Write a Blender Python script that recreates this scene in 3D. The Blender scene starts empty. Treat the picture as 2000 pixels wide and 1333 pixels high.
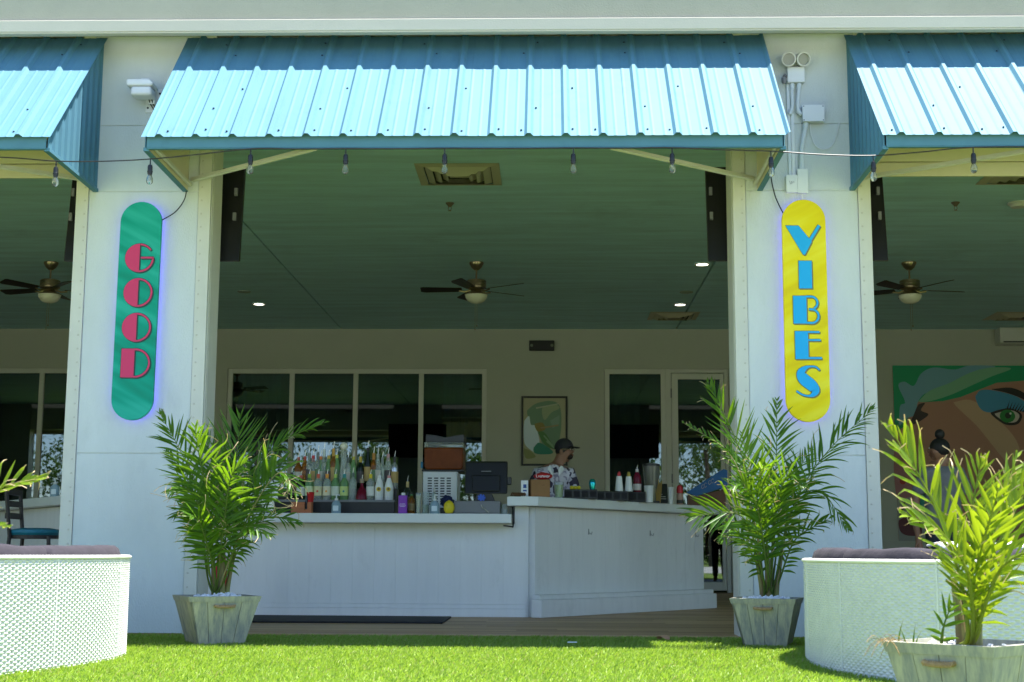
import bpy, bmesh, math, random
import numpy as np
from mathutils import Vector, Matrix, Euler
from mathutils import noise as mnoise
R = math.radians
scene = bpy.context.scene
COL = scene.collection
random.seed(7)
rng = np.random.default_rng(11)

# ------------------------------------------------------------------ camera
cam_d = bpy.data.cameras.new('camera')
cam = bpy.data.objects.new('camera', cam_d)
COL.objects.link(cam)
right = Vector((0.99968, 0.02489, 0.00460)).normalized()
fwd = Vector((-0.02531, 0.98869, 0.14783))
fwd = (fwd - right * fwd.dot(right)).normalized()
up = right.cross(fwd)
m = Matrix((right, up, -fwd)).transposed().to_4x4()
m.translation = Vector((0, -10.131, 0.565))
cam.matrix_world = m
cam_d.sensor_width = 36.0
cam_d.lens = 50.0
cam_d.clip_end = 2000
cam_d.dof.use_dof = True
cam_d.dof.focus_distance = 9.6
cam_d.dof.aperture_fstop = 8.0
scene.camera = cam

# ------------------------------------------------------------------ sky, sun, exposure
SUN = Vector((0.28, 0.052, 1.0)).normalized()
elev = math.asin(SUN.z)
w = bpy.data.worlds.new('World')
scene.world = w
w.use_nodes = True
wn = w.node_tree
bg = wn.nodes['Background']
sky = wn.nodes.new('ShaderNodeTexSky')
sky.sky_type = 'NISHITA'
sky.sun_disc = False
sky.dust_density = 0.1
sky.altitude = 900
sky.air_density = 0.9
sky.ozone_density = 2.0
sky.sun_elevation = elev
sky.sun_rotation = math.atan2(SUN.x, SUN.y)
wn.links.new(sky.outputs[0], bg.inputs[0])
bg.inputs[1].default_value = 0.125
sd = bpy.data.lights.new('sun', 'SUN')
sd.energy = 5.0
sd.angle = R(0.5)
sd.color = (1.0, 0.965, 0.9)
so = bpy.data.objects.new('sun', sd)
COL.objects.link(so)
so.rotation_euler = (-SUN).to_track_quat('-Z', 'Y').to_euler()
so.location = (5, -3, 15)
scene.view_settings.view_transform = 'Standard'
scene.view_settings.look = 'None'
scene.view_settings.gamma = 1.0
scene.view_settings.use_curve_mapping = False
scene.view_settings.exposure = 1.78

# ------------------------------------------------------------------ materials
def pm(name, col, rough=0.5, metal=0.0, var=0.0, vscale=4.0, stretch=(1, 1, 1), bump=0.0, bscale=60.0, bdist=0.01,
       trans=0.0, spec=0.5, spots=0.0, spscale=2.5, emit=None, estr=0.0, ior=1.45, var2=None, detail=4.0, coat=0.0):
    mt = bpy.data.materials.new(name)
    mt.use_nodes = True
    nt = mt.node_tree
    b = nt.nodes['Principled BSDF']
    b.inputs['Roughness'].default_value = rough
    b.inputs['Metallic'].default_value = metal
    b.inputs['Specular IOR Level'].default_value = spec
    b.inputs['Transmission Weight'].default_value = trans
    b.inputs['IOR'].default_value = ior
    b.inputs['Coat Weight'].default_value = coat
    c = (*col, 1)
    b.inputs['Base Color'].default_value = c
    tc = nt.nodes.new('ShaderNodeTexCoord')
    mp = nt.nodes.new('ShaderNodeMapping')
    mp.inputs['Scale'].default_value = stretch
    nt.links.new(tc.outputs['Object'], mp.inputs[0])
    if var > 0:
        n = nt.nodes.new('ShaderNodeTexNoise')
        n.inputs['Scale'].default_value = vscale
        n.inputs['Detail'].default_value = detail
        n.inputs['Roughness'].default_value = 0.65
        nt.links.new(mp.outputs[0], n.inputs[0])
        mr = nt.nodes.new('ShaderNodeMapRange')
        mr.inputs[1].default_value = 0.3
        mr.inputs[2].default_value = 0.7
        nt.links.new(n.outputs[0], mr.inputs[0])
        mx = nt.nodes.new('ShaderNodeMix')
        mx.data_type = 'RGBA'
        d = var2 if var2 else tuple(x * (1 - var) for x in col)
        mx.inputs[6].default_value = (*d, 1)
        mx.inputs[7].default_value = c
        nt.links.new(mr.outputs[0], mx.inputs[0])
        nt.links.new(mx.outputs[2], b.inputs['Base Color'])
    if spots > 0:
        # sparse scuffs and drip marks with shapes of their own
        n3 = nt.nodes.new('ShaderNodeTexNoise'); n3.inputs['Scale'].default_value = spscale; n3.inputs['Detail'].default_value = 7.0; n3.inputs['Roughness'].default_value = .7
        mp3 = nt.nodes.new('ShaderNodeMapping'); mp3.inputs['Location'].default_value = (3.1, 7.7, 1.3); mp3.inputs['Scale'].default_value = (1, 1, .45)
        nt.links.new(tc.outputs['Object'], mp3.inputs[0]); nt.links.new(mp3.outputs[0], n3.inputs[0])
        r3 = nt.nodes.new('ShaderNodeMapRange'); r3.inputs[1].default_value = .56; r3.inputs[2].default_value = .70; r3.inputs[4].default_value = spots
        nt.links.new(n3.outputs[0], r3.inputs[0])
        x3 = nt.nodes.new('ShaderNodeMix'); x3.data_type = 'RGBA'
        prev = b.inputs['Base Color'].links[0].from_socket if b.inputs['Base Color'].links else None
        if prev: nt.links.new(prev, x3.inputs[6])
        else: x3.inputs[6].default_value = c
        x3.inputs[7].default_value = (*[q * .55 for q in col], 1)
        nt.links.new(r3.outputs[0], x3.inputs[0]); nt.links.new(x3.outputs[2], b.inputs['Base Color'])
    if bump > 0:
        n2 = nt.nodes.new('ShaderNodeTexNoise')
        n2.inputs['Scale'].default_value = bscale
        n2.inputs['Detail'].default_value = 3.0
        nt.links.new(mp.outputs[0], n2.inputs[0])
        bp = nt.nodes.new('ShaderNodeBump')
        bp.inputs['Strength'].default_value = bump
        bp.inputs['Distance'].default_value = bdist
        nt.links.new(n2.outputs[0], bp.inputs['Height'])
        nt.links.new(bp.outputs[0], b.inputs['Normal'])
    if emit:
        b.inputs['Emission Color'].default_value = (*emit, 1)
        b.inputs['Emission Strength'].default_value = estr
    return mt

M = {}
M['stucco'] = pm('white_stucco', (.625, .66, .64), .85, var=.11, vscale=1.6, stretch=(1.4, 1, .5), spots=.22, bump=.5, bscale=90, bdist=.006)
M['stucco_grey'] = pm('sage_stucco', (.37, .36, .30), .9, var=.10, vscale=2, bump=.6, bscale=80, bdist=.006)
M['cornice'] = pm('cornice_stucco', (.54, .50, .43), .85, var=.06, vscale=2, bump=.3, bscale=90, bdist=.004)
M['cream'] = pm('cream_paint', (.62, .61, .53), .55, var=.10, vscale=3)
M['cream_dark'] = pm('cream_bolt_paint', (.50, .48, .40), .55)
M['seam'] = pm('dark_seam', (.08, .08, .07), .9)
M['ceiling'] = pm('teal_ceiling_paint', (.52, .80, .86), .8, spots=.3, spscale=1.2, var=.24, vscale=2.2, stretch=(.35, 3.2, 1))
M['iwall'] = pm('taupe_wall_paint', (.46, .46, .385), .85, var=.08, vscale=1)
M['frame'] = pm('window_frame_paint', (.60, .59, .53), .5, var=.05)
M['blue'] = pm('blue_painted_steel', (.084, .212, .285), .66, spots=.3, spscale=3, var=.14, vscale=2.2, spec=.28, stretch=(1, .6, .6))
M['liner'] = pm('cream_steel_liner', (.62, .56, .40), .6, var=.08)
M['screw'] = pm('screw_head', (.03, .06, .09), .4, metal=.6)
M['white_plastic'] = pm('white_plastic', (.72, .73, .72), .4)
M['grey_plastic'] = pm('grey_plastic', (.18, .18, .19), .45)
M['black'] = pm('black_plastic', (.012, .012, .013), .35)
M['black_matte'] = pm('black_rubber', (.018, .017, .02), .8, var=.2, vscale=20)
M['conduit'] = pm('painted_conduit', (.66, .70, .71), .45)
M['bulb'] = pm('clear_bulb_glass', (.92, .95, .95), .03, trans=.95, ior=1.2)
M['lens'] = pm('lamp_lens', (.35, .38, .30), .15, trans=.4)
M['brass'] = pm('brushed_brass', (.34, .27, .17), .3, metal=.9, var=.2)
M['walnut'] = pm('dark_fan_blade', (.02, .012, .01), .4, var=.3, vscale=8)
M['bowl'] = pm('frosted_glass', (.75, .72, .58), .4)
M['vent'] = pm('vent_enamel', (.52, .47, .33), .5)
M['lit'] = pm('recessed_lamp', (.9, .9, .85), .4, emit=(1, .95, .85), estr=1.8)
M['disc'] = pm('speaker_grille', (.30, .36, .30), .7)
M['bar_white'] = pm('bar_white_paint', (.83, .835, .815), .55, spots=.25, spscale=4, var=.06, vscale=2.5, stretch=(4, 4, .5))
M['bar_top'] = pm('bar_top_laminate', (.76, .78, .75), .35, var=.06)
M['sign_green'] = None
M['pink'] = pm('sign_pink', (.62, .05, .14), .5, spec=.2)
M['cyan'] = pm('sign_cyan', (.02, .40, .78), .5, spec=.2)
M['ink'] = pm('sign_outline', (.012, .06, .06), .5)
M['ink_olive'] = pm('sign_shadow_olive', (.20, .19, .06), .5)
M['led'] = pm('led_strip', (.2, .2, .9), .5, emit=(.16, .13, 1.0), estr=2.0)
M['wicker'] = pm('white_wicker', (.73, .73, .67), .5, var=.12, vscale=12)
M['cushion'] = pm('purple_grey_fabric', (.036, .030, .040), .95, var=.28, vscale=14, bump=.4, bscale=30, bdist=.01)
M['plank_grey'] = pm('weathered_plank', (.46, .43, .30), .75, var=.5, vscale=5, stretch=(9, 9, .55), var2=(.21, .22, .21), detail=6)
M['rope'] = pm('jute_rope', (.46, .30, .14), .9, var=.4, vscale=60)
M['soil'] = pm('dark_soil', (.035, .03, .03), .95, var=.5, vscale=40, bump=.8, bscale=40, bdist=.02)
M['pebble'] = pm('white_pebble', (.74, .75, .76), .6, var=.12, vscale=30)
M['skin'] = pm('brown_skin', (.27, .13, .075), .5)
M['hair'] = pm('black_hair', (.012, .010, .010), .6)
M['red'] = pm('red_plastic', (.50, .015, .02), .35)
M['purple'] = pm('purple_label', (.22, .03, .42), .4)
M['yellow'] = pm('lemon_yellow', (.72, .56, .02), .45, bump=.2, bscale=90)
M['orange_wood'] = pm('orange_wood', (.46, .15, .06), .55, var=.25, vscale=6, stretch=(1, 1, 6))
M['kraft'] = pm('kraft_board', (.34, .17, .065), .75, var=.2, vscale=5)
M['steel'] = pm('stainless', (.5, .5, .5), .3, metal=.9)
M['amber_drink'] = pm('amber_slush', (.20, .045, .004), .35, var=.45, vscale=6, spec=.15)
M['clear'] = pm('clear_plastic', (.85, .9, .9), .08, trans=.85, ior=1.15)
M['soap'] = pm('soap_bottle', (.36, .50, .60), .2, trans=.35, ior=1.2)
M['teal_fabric'] = pm('teal_vinyl', (.01, .16, .23), .5)
M['curtain'] = pm('teal_curtain', (.04, .36, .46), .9)
M['wood_dark'] = pm('dark_wood', (.03, .022, .02), .5, var=.3)
M['lawn_base'] = pm('turf_backing', (.19, .27, .04), .95, var=.35, vscale=9, detail=8)
M['paper'] = pm('white_paper', (.8, .8, .8), .7)
M['navy'] = pm('navy_cloth', (.012, .02, .07), .9)
M['flowerblue'] = pm('blue_petals', (.06, .14, .60), .8)
M['leafdry'] = pm('dry_leaf', (.40, .22, .11), .8)
M['denim'] = pm('dark_trousers', (.03, .035, .05), .9)
M['greytop'] = pm('grey_top', (.20, .20, .22), .9, var=.3, vscale=10)
M['ground'] = pm('far_ground', (.16, .24, .07), .95, var=.3, vscale=.4)
M['bark'] = pm('bark', (.16, .12, .085), .9, var=.4, vscale=10, bump=.6, bscale=20)
M['stalk'] = pm('palm_stalk', (.20, .22, .06), .6, var=.5, vscale=9, stretch=(3, 3, .8), var2=(.15, .085, .04))
M['bounce'] = pm('bounce_concrete', (.52, .50, .46), .9, var=.15, vscale=1.5)  # pale surface for the added bounce slab behind the camera
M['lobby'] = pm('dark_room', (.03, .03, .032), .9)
M['tv'] = pm('screen_black', (.006, .006, .008), .15)

def glass_mat(name, tint):
    mt = bpy.data.materials.new(name)
    mt.use_nodes = True
    nt = mt.node_tree
    nt.nodes.remove(nt.nodes['Principled BSDF'])
    out = nt.nodes['Material Output']
    tr = nt.nodes.new('ShaderNodeBsdfTransparent')
    tr.inputs[0].default_value = (*tint, 1)
    gl = nt.nodes.new('ShaderNodeBsdfGlossy')
    gl.inputs['Roughness'].default_value = .012
    gl.inputs[0].default_value = (.85, .95, 1, 1)
    fr = nt.nodes.new('ShaderNodeFresnel')
    fr.inputs[0].default_value = 2.1
    mx = nt.nodes.new('ShaderNodeMixShader')
    nt.links.new(fr.outputs[0], mx.inputs[0])
    nt.links.new(tr.outputs[0], mx.inputs[1])
    nt.links.new(gl.outputs[0], mx.inputs[2])
    nt.links.new(mx.outputs[0], out.inputs[0])
    return mt
M['pane'] = glass_mat('tinted_pane', (.30, .36, .38))

def leaf_mat(name, g1, g2, tr, dry=(.62, .46, .26)):
    mt = bpy.data.materials.new(name)
    mt.use_nodes = True
    nt = mt.node_tree
    b = nt.nodes['Principled BSDF']
    out = nt.nodes['Material Output']
    a1 = nt.nodes.new('ShaderNodeAttribute'); a1.attribute_name = 'vary'
    a2 = nt.nodes.new('ShaderNodeAttribute'); a2.attribute_name = 'dry'
    m1 = nt.nodes.new('ShaderNodeMix'); m1.data_type = 'RGBA'
    m1.inputs[6].default_value = (*g1, 1); m1.inputs[7].default_value = (*g2, 1)
    nt.links.new(a1.outputs['Fac'], m1.inputs[0])
    m2 = nt.nodes.new('ShaderNodeMix'); m2.data_type = 'RGBA'
    nt.links.new(a2.outputs['Fac'], m2.inputs[0])
    nt.links.new(m1.outputs[2], m2.inputs[6])
    m2.inputs[7].default_value = (*dry, 1)
    nt.links.new(m2.outputs[2], b.inputs['Base Color'])
    b.inputs['Roughness'].default_value = .42
    b.inputs['Specular IOR Level'].default_value = .3
    t = nt.nodes.new('ShaderNodeBsdfTranslucent')
    m3 = nt.nodes.new('ShaderNodeMix'); m3.data_type = 'RGBA'
    nt.links.new(a2.outputs['Fac'], m3.inputs[0])
    m3.inputs[6].default_value = (*tr, 1); m3.inputs[7].default_value = (.3, .2, .1, 1)
    nt.links.new(m3.outputs[2], t.inputs[0])
    mx = nt.nodes.new('ShaderNodeMixShader'); mx.inputs[0].default_value = .42
    nt.links.new(b.outputs[0], mx.inputs[1]); nt.links.new(t.outputs[0], mx.inputs[2])
    nt.links.new(mx.outputs[0], out.inputs[0])
    return mt
M['leaf'] = leaf_mat('palm_leaf', (.022, .085, .005), (.09, .20, .007), (.22, .40, .01))
M['leaf_young'] = leaf_mat('palm_leaf_sunbleached', (.08, .155, .008), (.23, .30, .015), (.36, .46, .015))
M['leaf_tree'] = leaf_mat('tree_leaf', (.03, .07, .012), (.09, .15, .03), (.10, .18, .02))
M['grass'] = leaf_mat('turf_blade', (.13, .24, .02), (.36, .47, .10), (.32, .48, .04), dry=(.45, .42, .2))

def attr_color(name, c1, c2, rough=.5, stretch=None):
    mt = pm(name, c1, rough)
    nt = mt.node_tree
    a = nt.nodes.new('ShaderNodeAttribute'); a.attribute_name = 'vary'
    mx = nt.nodes.new('ShaderNodeMix'); mx.data_type = 'RGBA'
    mx.inputs[6].default_value = (*c1, 1); mx.inputs[7].default_value = (*c2, 1)
    nt.links.new(a.outputs['Fac'], mx.inputs[0])
    nt.links.new(mx.outputs[2], nt.nodes['Principled BSDF'].inputs['Base Color'])
    return mt
M['floor'] = attr_color('oak_plank', (.34, .18, .075), (.56, .35, .17), .5)

def streak_sign(name, c1, c2, c3, ang):
    mt = bpy.data.materials.new(name); mt.use_nodes = True
    nt = mt.node_tree; b = nt.nodes['Principled BSDF']; b.inputs['Roughness'].default_value = .5; b.inputs['Specular IOR Level'].default_value = .2
    tc = nt.nodes.new('ShaderNodeTexCoord'); mp = nt.nodes.new('ShaderNodeMapping')
    mp0 = nt.nodes.new('ShaderNodeMapping'); mp0.inputs['Rotation'].default_value = (0, R(ang), 0)
    mp.inputs['Scale'].default_value = (.5, 1, 3.6)
    nt.links.new(tc.outputs['Object'], mp0.inputs[0]); nt.links.new(mp0.outputs[0], mp.inputs[0])
    n = nt.nodes.new('ShaderNodeTexNoise'); n.inputs['Scale'].default_value = 2.2; n.inputs['Detail'].default_value = 2.5
    nt.links.new(mp.outputs[0], n.inputs[0])
    cr = nt.nodes.new('ShaderNodeValToRGB')
    e = cr.color_ramp.elements
    e[0].position = .36; e[0].color = (*c1, 1); e[1].position = .62; e[1].color = (*c3, 1)
    k = e.new(.48); k.color = (*c2, 1)
    nt.links.new(n.outputs[0], cr.inputs[0]); nt.links.new(cr.outputs[0], b.inputs['Base Color'])
    return mt
M['sign_green'] = streak_sign('green_sign_print', (.0, .25, .16), (.0, .31, .21), (.02, .40, .29), -28)
M['sign_yellow'] = streak_sign('yellow_sign_print', (.76, .56, .0), (.82, .65, .0), (.86, .73, .03), 28)

# ------------------------------------------------------------------ object helpers
ORG = {}
def rootloc(o):
    return ORG.get(o.name, Vector((0, 0, 0)))

def tag(o, label=None, cat=None, group=None, kind=None):
    if label: o['label'] = label
    if cat: o['category'] = cat
    if group: o['group'] = group
    if kind: o['kind'] = kind
    return o

def thing(name, loc, label, cat, group=None):
    o = bpy.data.objects.new(name, None)
    o.empty_display_size = .1
    COL.objects.link(o)
    o.location = loc
    ORG[o.name] = Vector(loc)
    return tag(o, label, cat, group)

class MB:
    def __init__(s):
        s.v = []; s.f = []; s.mi = []; s.m = 0
    def add(s, vs, fs):
        n = len(s.v)
        s.v += [tuple(x) for x in vs]
        for f in fs:
            s.f.append(tuple(i + n for i in f)); s.mi.append(s.m)
        return s
    def box(s, x0, x1, y0, y1, z0, z1):
        vs = [(x0, y0, z0), (x1, y0, z0), (x1, y1, z0), (x0, y1, z0), (x0, y0, z1), (x1, y0, z1), (x1, y1, z1), (x0, y1, z1)]
        return s.add(vs, [(0, 3, 2, 1), (4, 5, 6, 7), (0, 1, 5, 4), (1, 2, 6, 5), (2, 3, 7, 6), (3, 0, 4, 7)])
    def obox(s, c, ax, ay, az):
        c = Vector(c); ax = Vector(ax); ay = Vector(ay); az = Vector(az)
        vs = [c + ax * i + ay * j + az * k for k in (-1, 1) for j in (-1, 1) for i in (-1, 1)]
        fs = [(0, 2, 3, 1), (4, 5, 7, 6), (0, 1, 5, 4), (1, 3, 7, 5), (3, 2, 6, 7), (2, 0, 4, 6)]
        if ax.cross(ay).dot(az) < 0: fs = [f[::-1] for f in fs]
        return s.add(vs, fs)
    def quad(s, a, b, c, d):
        return s.add([a, b, c, d], [(0, 1, 2, 3)])
    def lathe(s, prof, c=(0, 0, 0), n=16, sx=1.0, sy=1.0, axis='z', caps=True):
        c = Vector(c); vs = []; fs = []
        for (r, z) in prof:
            for i in range(n):
                a = 2 * math.pi * i / n
                p = Vector((r * sx * math.cos(a), r * sy * math.sin(a), z))
                if axis == 'y': p = Vector((p.x, p.z, p.y)); p.y = p.y
                if axis == 'x': p = Vector((p.z, p.x, p.y))
                vs.append(c + p)
        k = len(prof)
        flip = axis == 'y'
        for j in range(k - 1):
            for i in range(n):
                q = (j * n + i, j * n + (i + 1) % n, (j + 1) * n + (i + 1) % n, (j + 1) * n + i)
                fs.append(q[::-1] if flip else q)
        if caps:
            a = tuple(range(n))[::-1]; b = tuple(range((k - 1) * n, k * n))
            fs.append(a[::-1] if flip else a); fs.append(b[::-1] if flip else b)
        return s.add(vs, fs)
    def tube(s, pts, r, n=8, r1=None, caps=True):
        pts = [Vector(p) for p in pts]
        k = len(pts)
        rad = [r if not isinstance(r, (list, tuple)) else r[i] for i in range(k)]
        if r1 is not None: rad = [r + (r1 - r) * i / (k - 1) for i in range(k)]
        t0 = (pts[1] - pts[0]).normalized()
        nx = t0.orthogonal().normalized()
        vs = []; fs = []
        for i, p in enumerate(pts):
            t = (pts[min(i + 1, k - 1)] - pts[max(i - 1, 0)]).normalized()
            nx = (nx - t * nx.dot(t)).normalized()
            ny = t.cross(nx)
            for j in range(n):
                a = 2 * math.pi * j / n
                vs.append(p + (nx * math.cos(a) + ny * math.sin(a)) * rad[i])
        for i in range(k - 1):
            for j in range(n):
                fs.append((i * n + j, i * n + (j + 1) % n, (i + 1) * n + (j + 1) % n, (i + 1) * n + j))
        if caps:
            fs.append(tuple(range(n))[::-1]); fs.append(tuple(range((k - 1) * n, k * n)))
        return s.add(vs, fs)
    def prism(s, poly, o, u, v, d):
        """polygon (list of 2d) placed at o with axes u,v, extruded by vector d"""
        o = Vector(o); u = Vector(u); v = Vector(v); d = Vector(d)
        n = len(poly)
        a = [o + u * p[0] + v * p[1] for p in poly]
        b = [p + d for p in a]
        area = sum(poly[i][0] * poly[(i + 1) % n][1] - poly[(i + 1) % n][0] * poly[i][1] for i in range(n))
        up_ = (u.cross(v)).dot(d) * area > 0
        fs = [tuple(range(n)), tuple(range(n, 2 * n))[::-1]]
        fs += [(i + n, (i + 1) % n + n, (i + 1) % n, i) for i in range(n)]
        if up_: fs = [f[::-1] for f in fs]
        return s.add(a + b, fs)
    def strokeprism(s, pts, wd, o, u, v, d):
        """ribbon of quads along a 2d path with widths, extruded"""
        k = len(pts)
        L = []; Rr = []
        for i in range(k):
            a = Vector(pts[max(i - 1, 0)]); b = Vector(pts[min(i + 1, k - 1)])
            t = (b - a).normalized(); nn = Vector((-t.y, t.x))
            ww = wd[i] if isinstance(wd, (list, tuple)) else wd
            L.append(Vector(pts[i]) + nn * ww / 2); Rr.append(Vector(pts[i]) - nn * ww / 2)
        for i in range(k - 1):
            s.prism([tuple(Rr[i]), tuple(Rr[i + 1]), tuple(L[i + 1]), tuple(L[i])], o, u, v, d)
        return s
    def build(s, name, mat, parent=None, smooth=False, bevel=0.0, seg=2, attrs=None, loc=None, angle=35):
        me = bpy.data.meshes.new(name)
        if parent is not None: org = rootloc(parent)
        elif loc is not None: org = Vector(loc)
        else:
            a = np.array(s.v); org = Vector(((a[:, 0].min() + a[:, 0].max()) / 2, (a[:, 1].min() + a[:, 1].max()) / 2, a[:, 2].min()))
        vs = np.array(s.v, dtype=float) - np.array(org)
        me.from_pydata(vs.tolist(), [], s.f)
        mats = mat if isinstance(mat, (list, tuple)) else [mat]
        for q in mats: me.materials.append(q)
        if len(mats) > 1: me.polygons.foreach_set('material_index', s.mi)
        if smooth:
            me.polygons.foreach_set('use_smooth', [True] * len(me.polygons))
            if angle < 180: me.set_sharp_from_angle(angle=R(angle))
        if attrs:
            for k, arr in attrs.items():
                at = me.attributes.new(k, 'FLOAT', 'POINT'); at.data.foreach_set('value', np.asarray(arr, dtype=np.float32))
        o = bpy.data.objects.new(name, me)
        COL.objects.link(o)
        ORG[o.name] = org
        if parent is not None: o.parent = parent
        else: o.location = org
        if bevel > 0:
            b = o.modifiers.new('bevel', 'BEVEL'); b.width = bevel; b.segments = seg; b.limit_method = 'ANGLE'; b.angle_limit = R(40)
            b.harden_normals = False
        return o

def box(name, x0, x1, y0, y1, z0, z1, mat, parent=None, bevel=0.0):
    return MB().box(x0, x1, y0, y1, z0, z1).build(name, mat, parent, bevel=bevel)

def dup(root, loc, label=None, group=None, rz=None):
    r = root.copy(); COL.objects.link(r); r.location = loc
    ORG[r.name] = Vector(loc)
    if rz is not None: r.rotation_euler.z = rz
    if label: r['label'] = label
    if group: r['group'] = group
    def rec(src, dst):
        for ch in list(src.children):
            c = ch.copy(); COL.objects.link(c); c.parent = dst
            ORG[c.name] = Vector(loc)
            rec(ch, c)
    rec(root, r)
    return r

def repeat_part(src, offset, parent):
    """a further part that shares the mesh of src, moved by offset"""
    c = src.copy(); COL.objects.link(c); c.parent = parent
    c.location = src.location + Vector(offset)
    ORG[c.name] = ORG[src.name] + Vector(offset)
    return c

def bez(p, n):
    p = [np.array(q, float) for q in p]
    out = []
    # Catmull-Rom through the points
    P = [p[0] * 2 - p[1]] + p + [p[-1] * 2 - p[-2]]
    segs = len(p) - 1
    for i in range(n):
        t = i / (n - 1) * segs
        k = min(int(t), segs - 1); f = t - k
        a, b, c, d = P[k], P[k + 1], P[k + 2], P[k + 3]
        out.append(.5 * ((2 * b) + (c - a) * f + (2 * a - 5 * b + 4 * c - d) * f * f + (3 * b - a - 3 * c + d) * f ** 3))
    return [Vector(q) for q in out]

def arc(cx, cy, r, a0, a1, n=14, ry=None):
    ry = ry or r
    return [(cx + r * math.cos(R(a0 + (a1 - a0) * i / (n - 1))), cy + ry * math.sin(R(a0 + (a1 - a0) * i / (n - 1)))) for i in range(n)]

# ================================================================== SETTING
g = MB().box(-250, 250, -320, 180, -.30, -.014).build('lawn', M['lawn_base'])
tag(g, kind='structure')
g = MB().box(-60, 60, -34, -11.2, -.20, -.004).build('bounce_slab', M['bounce'])  # added slab out of view, bounces sunlight onto the facade and interior
tag(g, kind='structure')

# turf blades where the camera sees them
def turf():
    n = 300000
    y = -7.6 + 7.55 * rng.random(n) ** .8
    half = 2.9 + (-y - 7.6) * -.0 + (y + 7.6) * .17
    x = (rng.random(n) * 2 - 1) * half
    h = rng.uniform(.014, .026, n)
    wd = rng.uniform(.0022, .0042, n)
    a = rng.uniform(0, math.pi * 2, n)
    lean = rng.uniform(.2, 1.1, n) * h
    la = rng.normal(-.6, 1.2, n)
    bx = np.cos(a) * wd; by = np.sin(a) * wd
    z0 = np.full(n, -.014)
    v = np.empty((n, 4, 3))
    v[:, 0] = np.stack([x - bx, y - by, z0], 1)
    v[:, 1] = np.stack([x + bx, y + by, z0], 1)
    mx = x + np.cos(la) * lean * .4; my = y + np.sin(la) * lean * .4
    v[:, 2] = np.stack([mx + bx * .8, my + by * .8, z0 + h * .6], 1)
    v[:, 3] = np.stack([x + np.cos(la) * lean, y + np.sin(la) * lean, z0 + h], 1)
    me = bpy.data.meshes.new('grass')
    me.vertices.add(n * 4); me.vertices.foreach_set('co', v.reshape(-1).astype(np.float32))
    idx = np.arange(n) * 4
    tri = np.stack([idx, idx + 1, idx + 2, idx, idx + 2, idx + 3], 1).reshape(-1)
    me.loops.add(n * 6); me.loops.foreach_set('vertex_index', tri.astype(np.int32))
    me.polygons.add(n * 2)
    me.polygons.foreach_set('loop_start', (np.arange(n * 2) * 3).astype(np.int32))
    me.update(calc_edges=True)
    patch = np.array([mnoise.noise((float(px) * 1.4, float(py) * 1.4, 0)) for px, py in zip(x[::10], y[::10])]).repeat(10)[:n]
    vary = np.clip(rng.random(n) * .75 + .12 + patch * .6, 0, 1)
    dry = np.clip((rng.random(n) < .06) * .7, 0, 1)
    at = me.attributes.new('vary', 'FLOAT', 'POINT'); at.data.foreach_set('value', np.repeat(vary, 4).astype(np.float32))
    at = me.attributes.new('dry', 'FLOAT', 'POINT'); at.data.foreach_set('value', np.repeat(dry, 4).astype(np.float32))
    me.materials.append(M['grass'])
    o = bpy.data.objects.new('grass', me); COL.objects.link(o)
    tag(o, kind='stuff')
turf()

# plank floor inside
def plank_floor():
    b = MB(); vary = []
    y = 0.0
    r = random.Random(3)
    while y < 11.55:
        x = -13.0 - r.random()
        while x < 12.2:
            l = r.uniform(1.0, 1.5)
            b.box(x + .0015, min(x + l, 12.2) - .0015, y + .0015, y + .1485, -.02, r.uniform(-.001, .0))
            vary += [r.random()] * 8
            x += l
        y += .15
    o = b.build('wood_floor', M['floor'], attrs={'vary': vary}, loc=(0, 0, 0))
    tag(o, kind='structure')
    o = MB().box(-13.2, 12.3, .01, 15.2, -.08, -.022).build('floor_slab', M['seam'], loc=(0, 0, 0))
    tag(o, kind='structure')
plank_floor()

# ------------------------------------------------------------------ the restaurant
BLD = thing('restaurant_building', (0, 0, 0), 'pale stucco restaurant front with wide open bays and a teal ceiling inside', 'building')
CEN = [-12.62, -7.80, -2.977, 1.843, 6.66, 11.48]
ZT = 4.385
zs = [0.0, 1.262, 3.190, 3.692, ZT]
def pillar(cx):
    core = MB().box(cx - .495, cx + .495, .007, .30, -.01, ZT).build('pillar', M['stucco'], BLD)
    for i in range(4):
        g0 = .0035 if i else 0; g1 = .0035 if i < 3 else 0
        MB().box(cx - .405, cx + .405, 0.0, .0065, zs[i] + g0, zs[i + 1] - g1).build('stucco_panel', M['stucco'], core, bevel=.003)
    for s in (-1, 1):
        b = MB()
        xa, xb = sorted((cx + s * .408, cx + s * .499))
        b.box(xa, xb, -.010, .0065, -.01, ZT)
        xr0, xr1 = sorted((cx + s * .4955, cx + s * .503))
        b.box(xr0, xr1, .030, .062, -.01, ZT)
        b.box(xr0, xr1, .072, .33, -.01, ZT)
        b.m = 1
        z = .12
        while z < 4.2:
            b.lathe([(.0075, -.0135), (.0075, -.010)], (cx + s * .432, 0, z), n=8, axis='y')
            z += .1
        b.build('trim_post', [M['cream'], M['cream_dark']], core, bevel=.002, seg=1)
for cx in CEN: pillar(cx)
# headers over the bays
for i in range(5):
    x0, x1 = CEN[i] + .504, CEN[i + 1] - .504
    zb = 3.60 if i == 2 else 3.295
    hd = MB().box(x0, x1, .03, .28, zb + .1, ZT).build('header', M['cream'], BLD)
    z = zb
    while z < min(zb + .55, ZT - .05):
        MB().box(x0, x1, .0, .028, z + .003, z + .105).build('header_board', M['liner'], hd, bevel=.004)
        z += .108
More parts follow.
